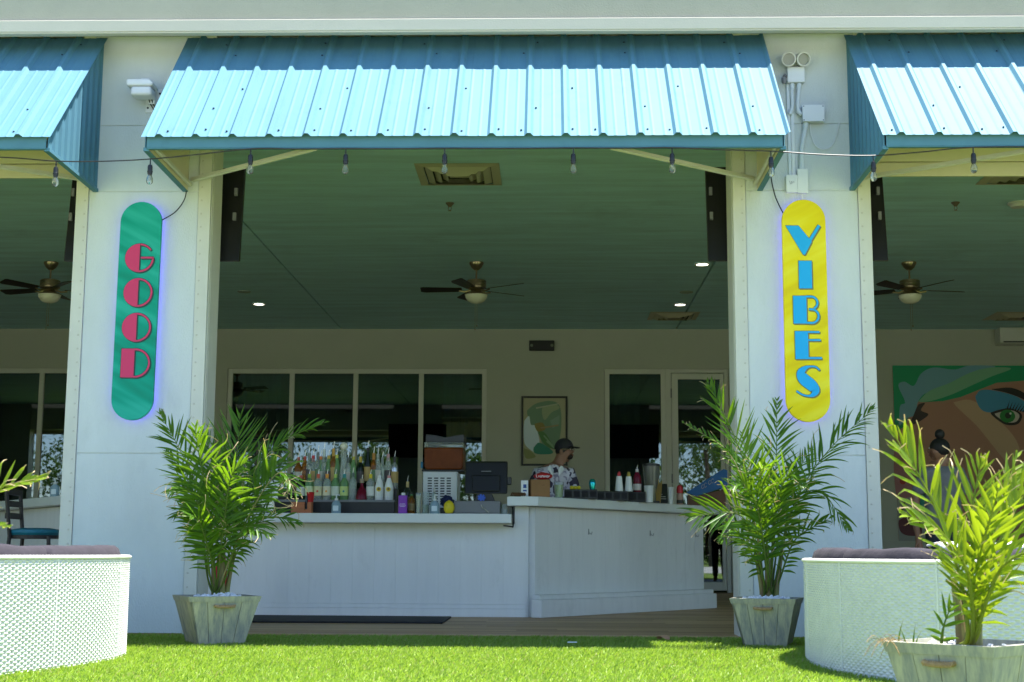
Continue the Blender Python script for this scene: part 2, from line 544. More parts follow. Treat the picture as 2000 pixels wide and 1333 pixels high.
# upper storey with its cornice
MB().box(-13.1, 12.0, -.335, .30, 4.386, 4.80).build('upper_wall', M["stucco_grey"], BLD)
MB().box(-13.1, 12.0, -.372, -.30, 4.283, 4.372).box(-13.1, 12.0, -.366, -.30, 4.272, 4.283).build('cornice', M['cornice'], BLD, bevel=.006)
# roof slab and room shell
MB().box(-13.1, 12.0, .31, 15.2, 4.10, 4.3).build('roof_slab', M['seam'], BLD)
MB().box(-13.3, -13.1, 0, 15.2, 0, 4.2).build('end_wall', M['iwall'], BLD)
MB().box(12.0, 12.2, 0, 15.2, 0, 4.2).build('end_wall', M['iwall'], BLD)
# ceiling panels with joints
CEIL = MB().box(-13.1, 12.0, .29, 11.6, 4.03, 4.09).build('ceiling', M['seam'], BLD)
jx = [-13.1, -8.35, -3.19, 1.97, 7.13, 12.0]
jy = [.31, 4.68, 7.91, 11.55]
for i in range(5):
    for j in range(3):
        MB().box(jx[i] + .011, jx[i + 1] - .011, jy[j] + .002, jy[j + 1] - .002, 3.985, 4.029).build('ceiling_panel', M['ceiling'], CEIL)
# back wall with openings
bw = MB()
Y0, Y1 = 11.5, 11.66
ZH = 3.37
def wallx(x0, x1, z0=0, z1=4.03): bw.box(x0, x1, Y0, Y1, z0, z1)
W0 = (-9.8, -5.85, .45); W1 = (-4.935, -.935, .45); W2 = (.86, 2.76, 0)
wallx(-13.1, W0[0]); wallx(W0[1], W1[0]); wallx(W1[1], W2[0]); wallx(W2[1], 12.0)
for wz in (W0, W1, W2):
    wallx(wz[0], wz[1], ZH, 4.03)
    if wz[2] > 0: wallx(wz[0], wz[1], 0, wz[2])
bw.build('back_wall', M['iwall'], BLD)
def window(x0, x1, zb, muls, name='window'):
    fr = MB()
    t = .075
    fr.box(x0, x0 + t, 11.53, 11.60, zb, ZH); fr.box(x1 - t, x1, 11.53, 11.60, zb, ZH)
    fr.box(x0 + t, x1 - t, 11.53, 11.60, ZH - t, ZH)
    fr.box(x0 + t, x1 - t, 11.53, 11.60, zb, zb + t)
    wd = fr.build(name, M['frame'], BLD, bevel=.006)
    xs = [x0] + muls + [x1]
    for mxx in muls:
        MB().box(mxx - .037, mxx + .037, 11.528, 11.602, zb + t, ZH - t).build('mullion', M['frame'], wd, bevel=.006)
    for a, b_ in zip(xs[:-1], xs[1:]):
        l = a + (t if a == x0 else .037); r_ = b_ - (t if b_ == x1 else .037)
        MB().box(l, r_, 11.562, 11.567, zb + t, ZH - t).build('pane', M['pane'], wd)
window(W0[0], W0[1], W0[2], [-8.82, -7.83, -6.84])
window(W1[0], W1[1], W1[2], [-3.94, -2.955, -1.945])
window(.865, 1.80, 0.0, [])
dr = MB()
dr.box(1.801, 1.882, 11.53, 11.60, 0, ZH); dr.box(2.688, 2.755, 11.53, 11.60, 0, ZH); dr.box(1.882, 2.688, 11.53, 11.60, ZH - .055, ZH)
door = dr.build('door', M['frame'], BLD, bevel=.005)
lf = MB()
lf.box(1.888, 1.985, 11.535, 11.585, .03, 3.305); lf.box(2.625, 2.682, 11.535, 11.585, .03, 3.305)
lf.box(1.985, 2.625, 11.535, 11.585, 3.215, 3.305); lf.box(1.985, 2.625, 11.535, 11.585, .03, .155)
lf.build('door_leaf', M['frame'], door, bevel=.005)
MB().box(1.985, 2.625, 11.560, 11.565, .155, 3.215).build('pane', M['pane'], door)
for z in (.35, 1.7, 3.0): MB().box(1.872, 1.892, 11.515, 11.534, z - .07, z + .07).build('hinge', M['grey_plastic'], door)
MB().tube([(2.655, 11.53, .95), (2.655, 11.48, .95), (2.655, 11.48, 1.25), (2.655, 11.53, 1.25)], .012).build('handle', M['steel'], door)
# room beyond the glass
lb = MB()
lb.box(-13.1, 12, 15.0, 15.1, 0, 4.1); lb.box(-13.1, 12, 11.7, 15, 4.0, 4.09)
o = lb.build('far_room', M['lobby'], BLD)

# curtains behind the glass
def curtain(x0, x1, label):
    b = MB(); n = int((x1 - x0) / .012)
    for s in range(2):
        pass
    pts = [(x0 + (x1 - x0) * i / n, 11.78 + .025 * math.sin(i * .55) + .008 * math.sin(i * 1.7)) for i in range(n + 1)]
    vs = []; fs = []
    for (x, y) in pts: vs += [(x, y, .05), (x, y, 3.3), (x, y + .004, 3.3), (x, y + .004, .05)]
    for i in range(n):
        a = i * 4; c = a + 4
        fs += [(a, c, c + 1, a + 1), (a + 3, a + 2, c + 2, c + 3), (a + 1, c + 1, c + 2, a + 2)]
    b.add(vs, fs)
    tag(b.build('curtain', M['curtain'], smooth=True), label, 'curtain', 'teal curtains behind the window glass')
curtain(-4.82, -4.15, 'teal curtain behind the leftmost pane of the bar window')
curtain(-1.62, -1.05, 'teal curtain behind the pane beside the framed print')
curtain(.95, 1.42, 'teal curtain behind the narrow pane left of the glass door')

# ------------------------------------------------------------------ awnings
def awning(xt0, xt1, xb0, xb1, ribs, label):
    """roof from (z 4.375 at the wall) down to (y -1.085, z 3.28)"""
    root = thing('metal_awning', ((xb0 + xb1) / 2, 0, 3.2), label, 'awning', 'blue metal awnings over the bays')
    A = Vector((0, -.004, 4.371)); B = Vector((0, -1.085, 3.282))
    sl = (B - A).normalized(); nrm = Vector((0, sl.z, -sl.y)); nrm = nrm if nrm.z > 0 else -nrm
    pitch = ribs
    # cross-section of one sheet: major ribs at each pitch, two low ribs between
    def prof(x):
        f = ((x - xb0 - .12) / pitch) % 1.0
        d = min(f, 1 - f) * pitch
        h = 0.0
        if d < .030: h = .021 if d < .011 else .021 * (.030 - d) / .019
        for c in (.34, .66):
            e = abs(f - c) * pitch
            if e < .014: h = max(h, .0022 * (1 - e / .014))
        return h
    width = xb1 - xb0
    nsheet = max(1, round(width / (pitch * 4)))
    sw = width / nsheet
    for k in range(nsheet):
        a = xb0 + sw * k; b_ = a + sw + (.012 if k < nsheet - 1 else 0)
        keys = [a, b_]
        j = math.floor((a - xb0 - .12) / pitch) - 1
        while True:
            c = xb0 + .12 + j * pitch
            if c > b_ + .1: break
            for o_ in (-.030, -.011, .011, .030): keys.append(c + o_)
            for q in (.34, .66):
                for o_ in (-.014, 0, .014): keys.append(c + q * pitch + o_)
            j += 1
        keys = sorted(x for x in keys if a <= x <= b_)
        vs = []; fs = []
        lift = .0022 * (k % 2)
        nseg = 1
        for x in keys:
            for (P) in (A, B):
                q = P + nrm * (prof(x) + lift)
                vs.append((x, q.y, q.z))
        n0 = len(vs)
        for x in keys:
            for (P) in (A, B):
                q = P + nrm * (prof(x) + lift - .0012)
                vs.append((x, q.y, q.z))
        for i in range(len(keys) - 1):
            t = i * 2
            fs.append((t, t + 1, t + 3, t + 2)); fs.append((n0 + t, n0 + t + 2, n0 + t + 3, n0 + t + 1))
            fs.append((t + 1, n0 + t + 1, n0 + t + 3, t + 3)); fs.append((t, t + 2, n0 + t + 2, n0 + t))
        MB().add(vs, fs).build('roof_sheet', M['blue'], root)
    # screws through the sheets
    sc = MB(); rr = random.Random(int(abs(xb0 * 100)))
    nr = int(width / pitch)
    for t in (.08, .2, .55, .74, .95):
        for i in range(nr + 1):
            x = xb0 + .12 + i * pitch + rr.choice((-.05, .05, .045))
            if t < .9 and (i * 7 + int(t * 100)) % 3: continue
            if not xb0 + .02 < x < xb1 - .02: continue
            q = A + (B - A) * (t + rr.uniform(-.012, .012)) + nrm * .004
            sc.lathe([(.007, -.003), (.007, .004), (.003, .006)], (x, q.y, q.z), n=6)
    o = sc.build('roof_screws', M['screw'], root); o['kind'] = 'stuff'
    # underside lining
    lz = .030
    li = MB()
    p1 = A - nrm * lz; p2 = A + (B - A) * .93 - nrm * lz
    li.obox(((xb0 + xb1) / 2, (p1.y + p2.y) / 2, (p1.z + p2.z) / 2), ((xb1 - xb0) / 2 - .04, 0, 0), (p2 - p1) * .5, nrm * .004)
    li.build('roof_lining', M['liner'], root)
    # fascia
    fx0, fx1 = xb0 + .03, xb1 - .045
    fa = MB(); fa.box(fx0, fx1, -1.052, -1.040, 3.216, 3.316); fa.box(fx0, fx1, -1.052, -1.02, 3.209, 3.2155)
    fa.build('fascia', M['blue'], root, bevel=.002, seg=1)
    # corrugated side panels
    for s, xs in ((-1, fx0), (1, fx1)):
        def sp(y):
            f = (y / .115) % 1.0
            return .016 * (1 if f < .22 else (1 - (f - .22) / .12 if f < .34 else (0 if f < .88 else (f - .88) / .12)))
        ys = sorted(set([-1.04, -.002] + [v_ for k in range(-10, 1) for v_ in (k * .115 + .001, k * .115 + .0253, k * .115 + .0391, k * .115 + .1012) if -1.04 < v_ < -.002]))
        vs = []; fs = []
        for off in (0, -.002):
            for y in ys:
                tz = A.z + (B.z - A.z) * ((y - A.y) / (B.y - A.y)) - .006
                bz = 3.212 + (y + 1.04) * -.010
                x = xs + s * (sp(y) + off)
                vs += [(x, y, bz), (x, y, max(tz, bz + .01))]
        n = len(ys)
        for i in range(n - 1):
            t = i * 2; u_ = n * 2 + t
            q = (t, t + 1, t + 3, t + 2); q2 = (u_, u_ + 2, u_ + 3, u_ + 1)
            if s > 0: q, q2 = q[::-1], q2[::-1]
            fs += [q, q2]
        MB().add(vs, fs).build('side_panel', M['blue'], root)
        ln = MB()
        vs = [(xs - s * .012, -1.035, 3.205), (xs - s * .012, -.004, 3.195), (xs - s * .012, -.004, 4.30), (xs - s * .012, -1.035, 3.25)]
        ln.add(vs + [(x - s * .004, y, z) for x, y, z in vs], [(0, 1, 2, 3), (7, 6, 5, 4), (0, 4, 5, 1), (3, 2, 6, 7)])
        ln.build('side_lining', M['liner'], root)
        # bottom edge angle, blue outside
        MB().obox((xs + s * .004, -.52, 3.205), (.019, 0, 0), (0, .52, -.0052), (0, 0, .012)).build('edge_trim', M['blue'], root)
        # inside frame bars and diagonal brace
        ib = MB()
        ib.tube([(xs - s * .035, -.02, 3.235), (xs - s * .035, -1.01, 3.24)], .016, n=4)
        ib.tube([(xs - s * .05, -.02, 3.275), (xs - s * 1.12, -1.0, 3.228)], .019, n=4)
        ib.build('brace', M['cream'], root)
    MB().box(fx0 + .03, fx1 - .03, -1.035, -1.003, 3.222, 3.25).build('front_rail', M['cream'], root)
    return root
awning(-2.665, 1.555, -2.695, 1.584, .2447, 'wide blue ribbed metal awning over the bar bay between the two tall signs')
awning(-7.5, -3.236, -7.55, -3.294, .2447, 'blue ribbed metal awning cut by the left edge, its side panel catching sun')
awning(2.147, 6.4, 2.185, 6.45, .2447, 'blue ribbed metal awning cut by the right edge beside the twin floodlight')

# frond midribs in metres: points, leaflet length, facing of the blade, dryness of tips, droop
FRONDS = {
'left':[
    ([(-2.182,-0.93,0.404),(-2.252,-1.0,0.957),(-2.365,-1.05,1.216),(-2.483,-1.1,1.435)],0.24,(0.5,-0.8,0.3),0.15,0.0),
    ([(-2.182,-0.93,0.404),(-2.255,-0.9,0.829),(-2.377,-0.85,1.063),(-2.514,-0.8,1.217)],0.17,(0.4,-0.8,0.3),0.1,0),
    ([(-2.116,-1.0,0.406),(-2.159,-1.1,0.888),(-2.196,-1.22,1.172),(-2.209,-1.3,1.339)],0.3,(0.1,-0.95,0.3),0.5,0.2),
    ([(-2.106,-0.9,0.404),(-2.079,-0.8,0.899),(-2.06,-0.75,1.205),(-2.058,-0.7,1.465)],0.36,(0,-1,0.15),0.05,-0.3),
    ([(-2.09,-0.9,0.404),(-1.938,-0.92,0.962),(-1.737,-0.97,1.257),(-1.443,-1.02,1.392)],0.22,(-0.3,-0.5,0.8),0.15,0.3),
    ([(-2.067,-1.0,0.406),(-1.879,-1.1,0.825),(-1.685,-1.22,1.061),(-1.56,-1.3,0.93)],0.27,(0.1,-0.75,0.6),0.95,0.3),
    ([(-2.161,-0.95,0.405),(-2.225,-1.0,0.696),(-2.3,-1.05,0.825),(-2.374,-1.1,0.784)],0.2,(0,-0.6,0.8),0.3,0.3),
    ([(-2.062,-0.95,0.405),(-1.928,-1.0,0.665),(-1.778,-1.03,0.788),(-1.591,-1.06,0.749)],0.2,(0,-0.6,0.8),0.3,0.3),
    ([(-2.1,-1.0,0.406),(-2.031,-1.15,0.823),(-1.971,-1.28,1.041),(-1.867,-1.36,1.116)],0.27,(0,-0.9,0.4),0.35,0.2),
    ([(-2.149,-1.0,0.406),(-2.188,-1.1,0.791),(-2.282,-1.18,0.965),(-2.374,-1.22,0.931)],0.22,(0,-0.8,0.5),0.3,0.3),
    ([(-2.101,-0.85,0.403),(-2.031,-0.7,0.836),(-1.901,-0.62,1.077),(-1.762,-0.55,1.185)],0.24,(0,-0.9,0.3),0.1,0.1),
    ([(-2.116,-1.0,0.406),(-2.155,-1.12,0.631),(-2.183,-1.25,0.771),(-2.232,-1.35,0.785)],0.18,(0,-0.8,0.6),0.8,0.3),
    ([(-2.051,-1.0,0.406),(-1.956,-1.1,0.664),(-1.849,-1.2,0.726),(-1.731,-1.25,0.669)],0.18,(0,-0.7,0.7),0.4,0.3),
    ([(-2.123,-0.9,0.404),(-2.18,-0.8,0.899),(-2.249,-0.7,1.208),(-2.33,-0.6,1.352)],0.26,(0,-1,0.1),0.1,0),
    ],
    'right':[
    ([(1.388,-0.8,0.42),(1.318,-0.86,0.976),(1.196,-0.94,1.333),(1.033,-1.0,1.658)],0.26,(0.3,-0.9,0.3),0.15,-0.25),
    ([(1.445,-0.75,0.419),(1.487,-0.7,0.916),(1.521,-0.62,1.258),(1.543,-0.55,1.591)],0.23,(0,-1,0.05),0.05,0),
    ([(1.47,-0.8,0.42),(1.6,-0.82,0.896),(1.809,-0.86,1.225),(2.096,-0.9,1.495)],0.25,(-0.4,-0.6,0.6),0.15,0.3),
    ([(1.381,-0.85,0.421),(1.313,-0.92,0.81),(1.163,-1.0,1.197),(0.867,-1.05,1.395)],0.11,(0.3,-0.7,0.6),0.9,0.1),
    ([(1.373,-0.9,0.422),(1.275,-1.0,0.743),(1.146,-1.08,0.827),(0.894,-1.12,0.797)],0.27,(0,-0.95,0.2),0.35,0.15),
    ([(1.406,-0.9,0.422),(1.372,-1.02,0.888),(1.332,-1.14,1.075),(1.375,-1.3,1.107)],0.28,(0.1,-0.8,0.6),0.4,0.25),
    ([(1.47,-0.8,0.42),(1.571,-0.85,0.845),(1.746,-0.9,0.975),(1.908,-0.95,0.73)],0.22,(-0.1,-0.6,0.8),0.3,0.3),
    ([(1.486,-0.8,0.388),(1.586,-0.83,0.649),(1.714,-0.86,0.747),(1.822,-0.9,0.806)],0.14,(0,-0.6,0.8),0.3,0.3),
    ([(1.38,-0.85,0.405),(1.264,-0.9,0.647),(1.177,-0.95,0.727),(1.098,-1.0,0.646)],0.16,(0,-0.7,0.7),0.5,0.3),
    ([(1.406,-0.9,0.422),(1.327,-1.05,0.839),(1.223,-1.18,0.993),(1.126,-1.26,0.973)],0.22,(0,-0.9,0.4),0.5,0.2),
    ([(1.461,-0.75,0.42),(1.552,-0.62,0.852),(1.67,-0.52,1.094),(1.769,-0.45,1.271)],0.22,(0,-1,0.1),0.1,0),
    ([(1.43,-0.85,0.421),(1.459,-1.0,0.889),(1.518,-1.1,1.062),(1.582,-1.2,0.993)],0.23,(0,-0.85,0.5),0.45,0.25),
    ([(1.422,-0.75,0.419),(1.387,-0.65,0.884),(1.342,-0.58,1.192),(1.315,-0.5,1.37)],0.22,(0,-1,0.1),0.1,0),
    ],
    'frontright':[
    ([(1.309,-5.58,0.324),(1.282,-5.6,0.513),(1.188,-5.65,0.75),(1.06,-5.7,0.956)],0.17,(0.2,-0.9,0.3),0.75,0),
    ([(1.324,-5.58,0.324),(1.331,-5.58,0.561),(1.341,-5.58,0.721),(1.372,-5.58,0.858)],0.18,(0,-1,0.2),0.3,-0.1),
    ([(1.34,-5.58,0.325),(1.378,-5.6,0.53),(1.448,-5.6,0.673),(1.54,-5.6,0.825)],0.18,(-0.2,-0.9,0.3),0.6,0),
    ([(1.319,-5.6,0.326),(1.273,-5.72,0.515),(1.174,-5.8,0.637),(1.05,-5.86,0.688)],0.14,(0.1,-0.8,0.6),0.5,0.2),
    ([(1.319,-5.6,0.326),(1.32,-5.68,0.546),(1.336,-5.76,0.669),(1.349,-5.82,0.766)],0.16,(0,-0.95,0.3),0.3,0),
    ([(1.326,-5.6,0.326),(1.369,-5.72,0.515),(1.438,-5.8,0.577),(1.495,-5.85,0.555)],0.15,(0,-0.7,0.7),0.3,0.3),
    ([(1.341,-5.55,0.323),(1.43,-5.45,0.561),(1.506,-5.38,0.762),(1.567,-5.33,0.891)],0.16,(0,-1,0.2),0.3,0),
    ],
    'leftedge':[
    ([(-1.913,-5.5,0.301),(-1.885,-5.5,0.595),(-1.807,-5.5,0.758),(-1.649,-5.5,0.804)],0.12,(-0.2,-0.9,0.5),0.9,-0.2),
    ([(-1.913,-5.5,0.301),(-1.881,-5.55,0.513),(-1.819,-5.6,0.643),(-1.701,-5.65,0.643)],0.07,(0,-0.8,0.6),0.8,0.2),
    ([(-1.922,-5.5,0.301),(-1.949,-5.5,0.595),(-1.976,-5.5,0.761),(-2.017,-5.5,0.861)],0.16,(0,-1,0.2),0.4,0),
    ([(-1.93,-5.5,0.301),(-2.013,-5.5,0.545),(-2.106,-5.5,0.677),(-2.228,-5.5,0.727)],0.16,(0,-0.7,0.6),0.4,0.2),
    ],
    
}

# ================================================================== SIGNS
def stadium(wd, h, n=18):
    r = wd / 2
    return arc(0, h / 2 - r, r, 0, 180, n) + arc(0, -h / 2 + r, r, 180, 360, n)

def sign(name, cx, cz, wd, h, tilt, mat, label):
    root = thing(name, (cx, 0, cz), label, 'sign', None)
    ca, sa = math.cos(R(tilt)), math.sin(R(tilt))
    u = Vector((ca, 0, sa)); v = Vector((-sa, 0, ca))
    o = Vector((cx, -.040, cz))
    b = MB(); b.prism(stadium(wd, h), o, u, v, (0, -.036, 0))
    b.build('board', mat, root, bevel=.002, seg=1)
    st = stadium(wd - .045, h - .045); st = st + st[:1]
    s = MB(); s.strokeprism(st, .012, Vector((cx, -.026, cz)), u, v, (0, -.010, 0))
    s.build('led_strip', M['led'], root)
    k = MB()
    for dz in (-.5, .5):
        for dx in (-.08, .08):
            p = o + u * dx + v * dz
            k.tube([(p.x, .0, p.z), (p.x, -.040, p.z)], .008, n=8)
    k.build('standoff', M['grey_plastic'], root)
    return root, u, v

def letter(root, ch, c, u, v, face, dark, polys, strokes):
    """polys: list of 2d outlines; strokes: (points, widths)"""
    b = MB()
    def grow(pl, g):
        cx_ = sum(p[0] for p in pl) / len(pl); cy_ = sum(p[1] for p in pl) / len(pl)
        mxx = max(abs(p[0] - cx_) for p in pl) or 1; mxy = max(abs(p[1] - cy_) for p in pl) or 1
        return [(cx_ + (p[0] - cx_) * (1 + g / mxx), cy_ + (p[1] - cy_) * (1 + g / mxy)) for p in pl]
    o1 = Vector(c)
    b.m = 1
    for off, g, y in (((.0075, -.0075), .002, -.0772), ((0, 0), .0042, -.0790)):
        o2 = Vector((c[0], y, c[2])) + u * off[0] + v * off[1]
        for pl in polys: b.prism(grow(pl, g), o2, u, v, (0, -.0012, 0))
        for pts, wd in strokes:
            ww = [x + 2 * g for x in wd] if isinstance(wd, (list, tuple)) else wd + 2 * g
            b.strokeprism(pts, ww, o2 + Vector((0, -.0002, 0)), u, v, (0, -.0012, 0))
    b.m = 0
    o3 = Vector((c[0], -.0806, c[2]))
    for pl in polys: b.prism(pl, o3, u, v, (0, -.0022, 0))
    for pts, wd in strokes: b.strokeprism(pts, wd, o3 + Vector((0, -.0003, 0)), u, v, (0, -.0022, 0))
    return b.build('letter', [face, dark], root)

half = arc(0, 0, .105, 90, 270, 22)
gs, gu, gv = sign('good_sign', -2.9715, 2.295, .300, 1.60, -.35, M['sign_green'], 'tall rounded green sign with pink letters GOOD on the left pillar')
gx = -2.9645
letter(gs, 'G', (gx, 0, 2.675), gu, gv, M['pink'], M['ink'], [half],
       [(arc(0, 0, .100, 88, 36, 9), [.012, .012, .012, .012, .011, .011, .011, .011, .010]), (arc(0, 0, .099, -92, 0, 12), .012), ([(.010, .002), (.104, .002)], .012)])
for z in (2.42, 2.165):
    letter(gs, 'O', (gx, 0, z), gu, gv, M['pink'], M['ink'], [half], [(arc(0, 0, .099, -92, 92, 22), .012)])
letter(gs, 'D', (gx + .004, 0, 1.905), gu, gv, M['pink'], M['ink'], [[(-.104, -.104), (-.010, -.104), (-.010, .104), (-.104, .104)]],
       [([(-.012, .099)] + arc(0, 0, .099, 90, -90, 20) + [(-.012, -.099)], .012)])

vs_, vu, vv = sign('vibes_sign', 1.8405, 2.2985, .312, 1.61, -.1, M['sign_yellow'], 'tall rounded yellow sign with blue letters VIBES on the right pillar')
vx = 1.842
letter(vs_, 'V', (vx - .010, 0, 2.803), vu, vv, M['cyan'], M['ink_olive'], [[(-.122, .105), (-.030, .105), (.062, -.012), (.012, -.106), (-.004, -.106)]],
       [([(.040, -.016), (.118, .108)], [.022, .020])])
letter(vs_, 'I', (vx, 0, 2.55), vu, vv, M['cyan'], M['ink_olive'], [[(-.046, -.100), (.046, -.100), (.046, .100), (-.046, .100)]], [])
letter(vs_, 'B', (vx + .002, 0, 2.295), vu, vv, M['cyan'], M['ink_olive'], [[(-.094, -.100), (.0, -.100), (.0, .100), (-.094, .100)]],
       [([(-.004, .095)] + arc(.032, .050, .046, 90, -62, 14), .013), ([(.016, .004)] + arc(.034, -.046, .050, 72, -90, 14) + [(-.004, -.094)], .013)])
letter(vs_, 'E', (vx + .007, 0, 2.04), vu, vv, M['cyan'], M['ink_olive'], [[(-.092, -.100), (.0, -.100), (.0, .100), (-.092, .100)]],
       [([(-.004, .094), (.082, .094)], .012), ([(-.004, .036), (.088, .036)], .012), ([(-.004, -.093), (.094, -.093)], .013)])
sp = bez([(.078, .078), (.045, .103), (-.012, .098), (-.052, .062), (-.036, .016), (.018, -.030), (.046, -.070), (.016, -.104), (-.040, -.100), (-.088, -.072)], 46)
sw = [.010 + .072 * max(0, math.sin(math.pi * min(1, max(0, (i / 45 - .17) / .66)))) ** 1.3 for i in range(46)]
letter(vs_, 'S', (vx + .004, 0, 1.783), vu, vv, M['cyan'], M['ink_olive'], [], [([(p.x, p.y) for p in [Vector((q[0], q[1], 0)) for q in sp]], sw)])

def cord(name, pts, r, mat, label, cat='cable', n=20):
    o = MB().tube(bez(pts, n), r, n=6).build(name, mat, smooth=True)
    return tag(o, label, cat)
cord('power_cable', [(-2.655, -.02, 3.21), (-2.668, -.03, 3.12), (-2.73, -.03, 3.03), (-2.82, -.045, 2.965)], .0045, M['black'], 'thin black cable curving from the awning corner to the green sign')
cord('power_cable', [(1.62, -.03, 3.29), (1.632, -.03, 3.21), (1.655, -.03, 3.12), (1.70, -.045, 3.01)], .0045, M['black'], 'thin black cable dropping from the awning corner to the yellow sign')

# ================================================================== WALL DEVICES
# box lamp on the left pillar
t = thing('wall_lamp', (-2.98, 0, 3.90), 'small white box lamp on a bracket high on the left pillar', 'lamp')
b = MB(); b.prism([(-.098, 0), (.075, 0), (.098, -.03), (.098, -.05), (-.098, -.05)][::1], (-2.985, -.05, 3.985), (1, 0, 0), (0, 0, 1), (0, -.16, 0))
b.build('lamp_cover', M['white_plastic'], t, bevel=.012)
b = MB(); b.obox((-2.975, -.13, 3.90), (.078, 0, 0), (0, .07, 0), (0, 0, .035)); b.build('lamp_body', M['white_plastic'], t, bevel=.022, seg=3)
MB().box(-3.0, -2.93, -.15, -.07, 3.985, 4.01).build('lamp_cap', M['white_plastic'], t, bevel=.01)
b = MB(); b.box(-2.99, -2.87, -.012, 0, 3.79, 3.97); b.box(-2.955, -2.905, -.07, -.012, 3.84, 3.90); b.build('bracket', M['white_plastic'], t, bevel=.003)
b = MB()
for (x, z) in ((-2.885, 3.935), (-2.972, 3.825)): b.lathe([(.008, -.015), (.008, -.011)], (x, 0, z), n=8, axis='y')
b.build('bolt', M['black'], t)
b = MB()
for k in (0, 1): b.tube(bez([(-2.945 + k * .02, -.09, 3.87), (-2.94 + k * .02, -.06, 3.84), (-2.92 + k * .02, -.02, 3.80), (-2.91 + k * .02, -.012, 3.76)], 8), .004, n=6)
b.build('wires', M['black'], t)

# twin floodlight on the right pillar
t = thing('twin_floodlight', (1.817, 0, 4.05), 'white twin-head floodlight on a box high on the right pillar', 'lamp')
MB().box(1.754, 1.881, -.055, 0, 3.992, 4.110).build('lamp_box', M['white_plastic'], t, bevel=.006)
for sx_, cx_ in ((-1, 1.763), (1, 1.862)):
    d = Vector((sx_ * .16, -1, -.30)).normalized(); c = Vector((cx_, -.075, 4.158))
    ux = d.cross(Vector((0, 0, 1))).normalized(); uz = ux.cross(d)
    b = MB(); k = 18; vs = []; fs = []
    pr = [(.020, -.05), (.046, -.035), (.051, .0), (.053, .038), (.044, .040), (.043, .012)]
    for (r_, l) in pr:
        for i in range(k):
            a = 2 * math.pi * i / k; vs.append(c + ux * r_ * math.cos(a) + uz * r_ * math.sin(a) + d * l)
    for j in range(len(pr) - 1):
        for i in range(k): fs.append((j * k + i, j * k + (i + 1) % k, (j + 1) * k + (i + 1) % k, (j + 1) * k + i))
    fs.append(tuple(range(k))[::-1])
    b.add(vs, fs); hd = b.build('lamp_head', M['cream'], t, smooth=True)
    b = MB(); b.add([c + ux * .0435 * math.cos(2 * math.pi * i / k) + uz * .0435 * math.sin(2 * math.pi * i / k) + d * .013 for i in range(k)], [tuple(range(k))])
    b.build('lens', M['lens'], hd)
    MB().tube([(cx_ + sx_ * -.006, -.03, 4.11), c - d * .03], .014, n=10).build('swivel', M['cream'], t)
b = MB(); b.tube([(1.752, -.03, 4.04), (1.735, -.05, 4.045), (1.728, -.07, 4.03)], .012, n=8); b.lathe([(.012, -.03), (.018, -.02), (.018, .012), (.01, .016)], (1.724, -.075, 4.005), n=10)
b.build('sensor', M['grey_plastic'], t, smooth=True)

def jbox(x0, x1, z0, z1, d, label, screws=True):
    t = thing('junction_box', ((x0 + x1) / 2, 0, z0), label, 'electrical box')
    MB().box(x0, x1, -d, 0, z0, z1).build('box_body', M['white_plastic'], t, bevel=.003)
    MB().box(x0 - .002, x1 + .002, -d - .004, -d - .0004, z0 - .002, z1 + .002).build('cover', M['white_plastic'], t, bevel=.002)
    if screws:
        b = MB()
        for x in (x0 + .008, x1 - .008):
            for z in (z0 + .008, z1 - .008): b.lathe([(.0045, -d - .006), (.0045, -d - .004)], (x, 0, z), n=6, axis='y')
        b.build('cover_screws', M['screw'], t)
    return t
jbox(1.857, 2.013, 3.694, 3.814, .06, 'wide white junction box right of the conduits on the right pillar')
jb = jbox(1.729, 1.809, 3.167, 3.294, .045, 'white junction box with a scribble above the yellow sign', False)
b = MB()
b.tube([(1.752, -.051, 3.25), (1.756, -.051, 3.228), (1.764, -.051, 3.226), (1.768, -.051, 3.248), (1.774, -.051, 3.23), (1.780, -.051, 3.246), (1.786, -.051, 3.236)], .0013, n=4)
b.build('scribble', M['grey_plastic'], jb)
jbox(1.811, 1.882, 3.160, 3.338, .05, 'narrow white driver box directly above the yellow sign', False)

def conduit(pts, r, label, n=16):
    t = thing('conduit', pts[0], label, 'conduit')
    MB().tube(bez(pts, n), r, n=10).build('pipe', M['conduit'], t, smooth=True)
    b = MB()
    for p, q in ((pts[0], pts[1]), (pts[-1], pts[-2])):
        p = Vector(p); d = (Vector(q) - p).normalized()
        b.tube([p + d * .004, p + d * .045], r * 1.28, n=10)
    b.build('coupling', M['conduit'], t, smooth=True)
conduit([(1.793, -.025, 3.992), (1.788, -.025, 3.92), (1.790, -.025, 3.83), (1.780, -.025, 3.785), (1.768, -.025, 3.755)], .0135, 'left bent white conduit below the twin floodlight')
conduit([(1.843, -.025, 3.992), (1.836, -.025, 3.92), (1.828, -.025, 3.82), (1.836, -.025, 3.775), (1.857, -.025, 3.752)], .0135, 'right bent white conduit between floodlight and wide box')
conduit([(1.885, -.025, 3.694), (1.872, -.025, 3.62), (1.850, -.025, 3.50), (1.846, -.025, 3.42), (1.846, -.025, 3.338)], .0165, 'slanting white conduit from the wide box to the driver box')
t = thing('wall_raceway', (1.77, 0, 3.29), 'straight flat white raceway down to the scribbled junction box', 'conduit')
MB().box(1.752, 1.775, -.018, 0, 3.298, 3.99).build('channel', M['conduit'], t, bevel=.002)
MB().box(1.7765, 1.80, -.020, 0, 3.298, 3.765).build('cover_strip', M['white_plastic'], t, bevel=.002)
